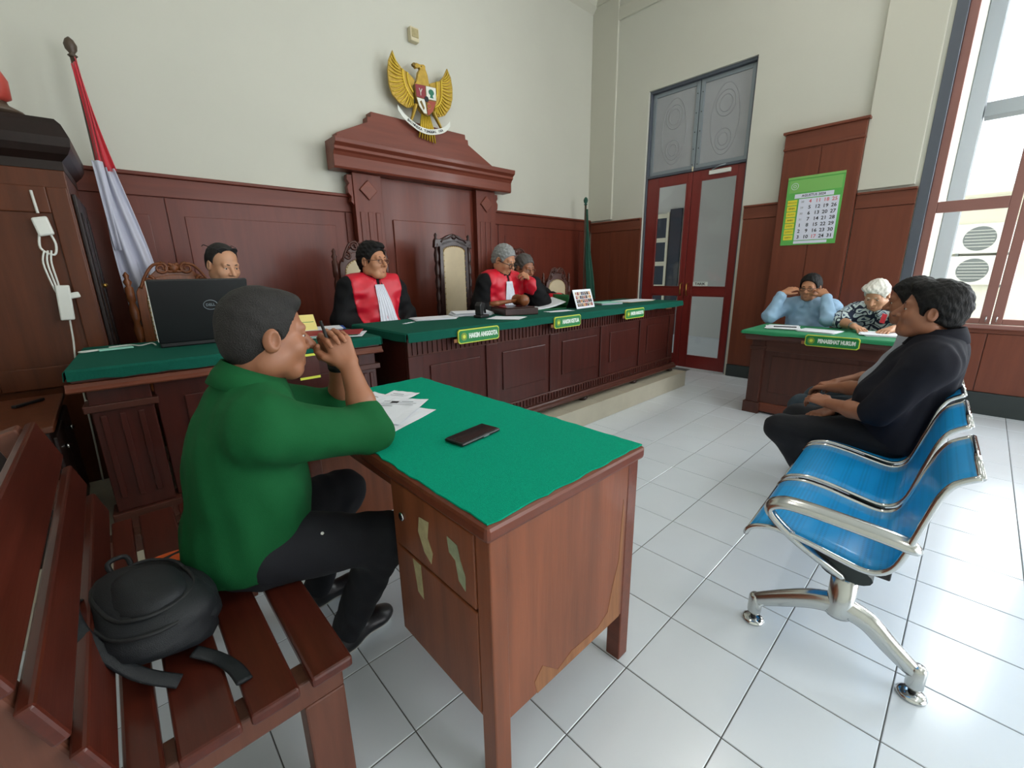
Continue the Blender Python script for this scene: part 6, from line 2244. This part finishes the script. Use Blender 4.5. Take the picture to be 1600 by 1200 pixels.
# ---- man in black on the blue seats
J = seat_pose(2.62, 0.16, 0.395, 0.0, 0.94, -0.05)
w = J['_w']
J.update(head=(2.60, 0.135, 1.055), neck=(2.61, 0.085, 0.925), look=(-0.12, 1.0, 0.10), knl=(2.50, 0.60, 0.425), knr=(2.74, 0.58, 0.43), anl=(2.53, 0.36, 0.085), anr=(2.76, 0.36, 0.085),
         shl=(2.435, 0.085, 0.855), shr=(2.80, 0.085, 0.855), ell=(2.385, 0.235, 0.610), elr=(2.83, 0.24, 0.60), wrl=(2.505, 0.415, 0.600), wrr=(2.60, 0.42, 0.535),
         handl=dict(d=(0.45, 0.85, 0.1), n=(0.3, -0.2, -0.9), side=(0, 0.3, 1), curl=(0.5, 0.7, 0.4)), handr=dict(d=(-0.75, 0.5, -0.15), n=(0.1, -0.1, -0.95), side=(0, 0.6, 0.6), curl=(0.4, 0.7, 0.5)))
t, b_, hw, Rb = person('man in charcoal short-sleeved shirt sitting nearest on the blue seats', J,
                       dict(s=0.97, skin='skin_dark', hair='hair_black', shirt='shirt_black', trouser='trouser_black', sleeve=0.93, sleeve_r=0.022, ease=0.026, fat=0.03, hinf=0.016, htop=1.4,
                            hnoise=0.003, cheek=0.006, hem=-0.06, fold=0.0055, foldwl=0.09, foldstr=(1, 1, 0.5), hres=0.0038, ares=0.0040, cres=0.0085, hs=1.03,
                            tufts=[((0, -0.06, 0.075), (0.06, 0.05, 0.05)), ((0, -0.085, 0.03), (0.055, 0.04, 0.05)), ((0, 0.045, 0.10), (0.06, 0.045, 0.028))]), 8)
bracelet(t, b_, J['elr'], J['wrr'], 'watch', 0.030, 0.012, 0.016)

# ---- man in grey behind him
J = seat_pose(3.10, 0.16, 0.395, 0.0, 0.94, -0.02)
J.update(head=(3.08, 0.235, 1.065), neck=(3.10, 0.165, 0.935), look=(-0.05, 1.0, -0.12), knl=(2.99, 0.62, 0.425), knr=(3.24, 0.60, 0.43), anl=(3.0, 0.44, 0.085), anr=(3.24, 0.42, 0.085),
         shl=(2.92, 0.165, 0.86), shr=(3.28, 0.165, 0.86), ell=(2.88, 0.32, 0.62), elr=(3.32, 0.30, 0.62), wrl=(2.98, 0.50, 0.57), wrr=(3.14, 0.50, 0.57))
person('man in light grey shirt and jeans sitting behind the charcoal-shirted man', J,
       dict(s=0.97, skin='skin_brown', hair='hair_black', shirt='shirt_grey', trouser='jeans', sleeve=0.9, sleeve_r=0.02, ease=0.02, hinf=0.013, htop=1.3, hnoise=0.003, hem=-0.05), 12)


# ---- judges
def judge(label, x, y, head, look, L, seed, jab=0.0, **kw):
    J = seat_pose(x, y, PZ + 0.485, PI, 0.97, 0.05, ground=PZ)
    w = J['_w']
    J.update(head=head, look=look)
    J['neck'] = V3(head) - V3(0, -0.045, 0.140) + V3(0, 0.0, 0.0)
    dx = V3(J['neck']) - w(0, 0.05, 0.575)
    for k in ('shl', 'shr', 'chest'):
        J[k] = V3(J[k]) + dx * (1 if k != 'chest' else 0.7)
    J.update(kw)
    base = dict(shirt='robe', trouser='trouser_black', sleeve=1.95, sleeve_r=0.032, ease=0.022, cname='robe', red='robe_red', collar_m='robe', jab=jab, cuffk=1.3, fold=0.007, cres=0.009, hem=-0.10, hs=1.03)
    base.update(L)
    return person(label, J, base, seed, 'judges in robes')


RZ = JZ + 0.032
judge('judge with black hair and glasses in red and black robe, leftmost of three', 1.47, 3.10, (1.455, 3.02, 1.345), (0.42, -1, -0.05),
      dict(skin='skin_tan', hair='hair_black', hinf=0.012, htop=1.6, hnoise=0.004, glasses=dict(h=0.015, w=0.023, m='leather'), cheek=0.006, tufts=[((0, 0.04, 0.10), (0.06, 0.05, 0.025))]), 21, jab=-0.05,
      ell=(1.715, 3.06, 0.93), elr=(1.205, 3.06, 0.93), wrl=(1.58, 2.93, 0.80), wrr=(1.34, 2.93, 0.80))
t, b_, hw, Rb = judge('grey-haired judge in round glasses resting his chin on one hand', 2.66, 3.06, (2.615, 2.90, 1.355), (0.28, -1, -0.50),
                      dict(skin='skin_tan', hair='hair_grey', hinf=0.011, htop=1.3, hnoise=0.003, glasses=dict(h=0.021, w=0.023, z=-0.008, y=0.006, r=0.003), face=((0, 0.108, -0.02), (0.12, 0.085, 0.097))), 25, jab=0.0,
                      ell=(2.94, 2.74, RZ + 0.015), elr=(2.39, 2.98, 0.96), wrl=(2.815, 2.755, 1.155), wrr=(2.50, 2.88, 0.82),
                      handl=dict(d=(-0.62, 0.05, 0.68), n=(-0.55, 0.75, -0.35), side=(-0.5, 0.2, 0.8), curl=(0.7, 0.8, 0.5), thumb=0.4), handr=dict(d=(0.5, -0.85, 0), n=(0, 0, -1), side=(1, 0, 0)))
judge('judge with dark greying hair and thin glasses, rightmost of three', 3.20, 3.32, (3.165, 3.20, 1.29), (-0.02, -1, -0.28),
      dict(skin='skin_brown', hair='hair_salt', hinf=0.011, htop=1.3, hnoise=0.003, glasses=dict(h=0.014, w=0.023, m='leather', r=0.0018), cheek=0.006, hs=1.06), 29, jab=-0.03,
      ell=(3.47, 3.17, 0.98), elr=(2.96, 3.17, 0.98), wrl=(3.34, 2.86, RZ), wrr=(3.06, 2.86, RZ), handl=dict(d=(-0.5, -0.85, 0), n=(0, 0, -1), side=(-1, 0, 0)), handr=dict(d=(0.4, -0.85, 0), n=(0, 0, -1), side=(1, 0, 0)))

# ---- clerk behind the laptop
J = seat_pose(0.60, 3.36, PZ + 0.485, PI, 0.96, 0.05, ground=PZ)
J.update(head=(0.575, 3.24, 1.325), look=(0.38, -1, -0.38), neck=(0.59, 3.32, 1.175), shl=(0.755, 3.30, 1.09), shr=(0.435, 3.30, 1.09), chest=(0.60, 3.34, 0.97), wrl=(0.70, 3.02, 1.0), wrr=(0.48, 3.02, 1.0))
person('clerk with receding dark hair and glasses pushed up, behind the laptop', J,
       dict(s=0.97, skin='skin_light', hair='hair_short', shirt='shirt_black', trouser='trouser_black', sleeve=1.9, hinf=0.007, hnoise=0.0015, hs=1.04,
            face=((0, 0.10, 0.02), (0.13, 0.100, 0.100)), glasses=dict(z=0.098, y=-0.055, m='black_plastic', lens='black_plastic', h=0.016)), 33)

# ---- counsel in pale blue shirt
J = seat_pose(4.90, 1.08, 0.45, PI / 2, 0.97, 0.05)
J.update(head=(4.80, 1.085, 1.065), neck=(4.84, 1.085, 0.935), look=(-1, 0.10, -0.16), shl=(4.84, 0.90, 0.885), shr=(4.84, 1.27, 0.885), chest=(4.87, 1.085, 0.78),
         elr=(4.60, 1.335, 0.800), ell=(4.60, 0.870, 0.800), wrr=(4.655, 1.265, 1.015), wrl=(4.665, 0.925, 1.000),
         handr=dict(d=(0.50, -0.70, 0.50), n=(0.5, -0.1, -0.6), side=(0.2, -0.6, -0.6), curl=(0.4, 0.6, 0.4)), handl=dict(d=(0.50, 0.65, 0.55), n=(0.5, 0.1, -0.6), side=(0.2, 0.6, -0.6), curl=(0.4, 0.6, 0.4)))
person('man in pale blue shirt adjusting his glasses at the counsel table', J,
       dict(s=0.97, skin='skin_tan', hair='hair_black', shirt='shirt_blue', trouser='trouser_black', sleeve=1.9, sleeve_r=0.016, ease=0.018, fat=0.015, hinf=0.014, hnoise=0.003, glasses=dict(h=0.015), face=((0, 0.110, -0.015), (0.12, 0.085, 0.102)), fold=0.006), 37)

# ---- white-haired counsel in batik
J = seat_pose(4.90, 0.50, 0.45, PI / 2, 0.97, 0.10)
J.update(head=(4.62, 0.575, 1.02), neck=(4.72, 0.57, 0.910), look=(-1, 0.18, -0.62), chest=(4.82, 0.53, 0.77), shl=(4.74, 0.355, 0.865), shr=(4.76, 0.725, 0.865),
         elr=(4.62, 0.80, 0.795), ell=(4.55, 0.30, 0.795), wrr=(4.41, 0.655, 0.775), wrl=(4.38, 0.42, 0.775),
         handr=dict(d=(-0.75, -0.60, -0.10), n=(0, 0, -1), side=(0.3, -0.9, 0), curl=(0.3, 0.5, 0.3)), handl=dict(d=(-0.9, 0.3, -0.1), n=(0, 0, -1), side=(-0.2, 0.9, 0), curl=(0.3, 0.5, 0.3)))
t, b_, hw, Rb = person('white-haired man in blue and white batik shirt writing at the counsel table', J,
                       dict(s=0.97, skin='skin_light', hair='hair_white', shirt='batik', trouser='trouser_black', sleeve=1.30, sleeve_r=0.022, ease=0.02, hinf=0.010, htop=1.5, hnoise=0.003, tufts=[((0.03, 0.04, 0.092), (0.055, 0.05, 0.03)), ((-0.06, 0.0, 0.05), (0.03, 0.05, 0.04))], face=((0.01, 0.108, -0.02), (0.11, 0.085, 0.092))), 41)
bracelet(t, b_, J['elr'], J['wrr'], 'watch', 0.030, 0.015, 0.016)
MB().obox(tuple(V3(4.585, 0.50, 0.835) - b_), (0.004, 0, 0.001), (0, 0.016, 0.004), (0.008, -0.004, 0.035)).build('red_ribbon', 'flag_red', t)
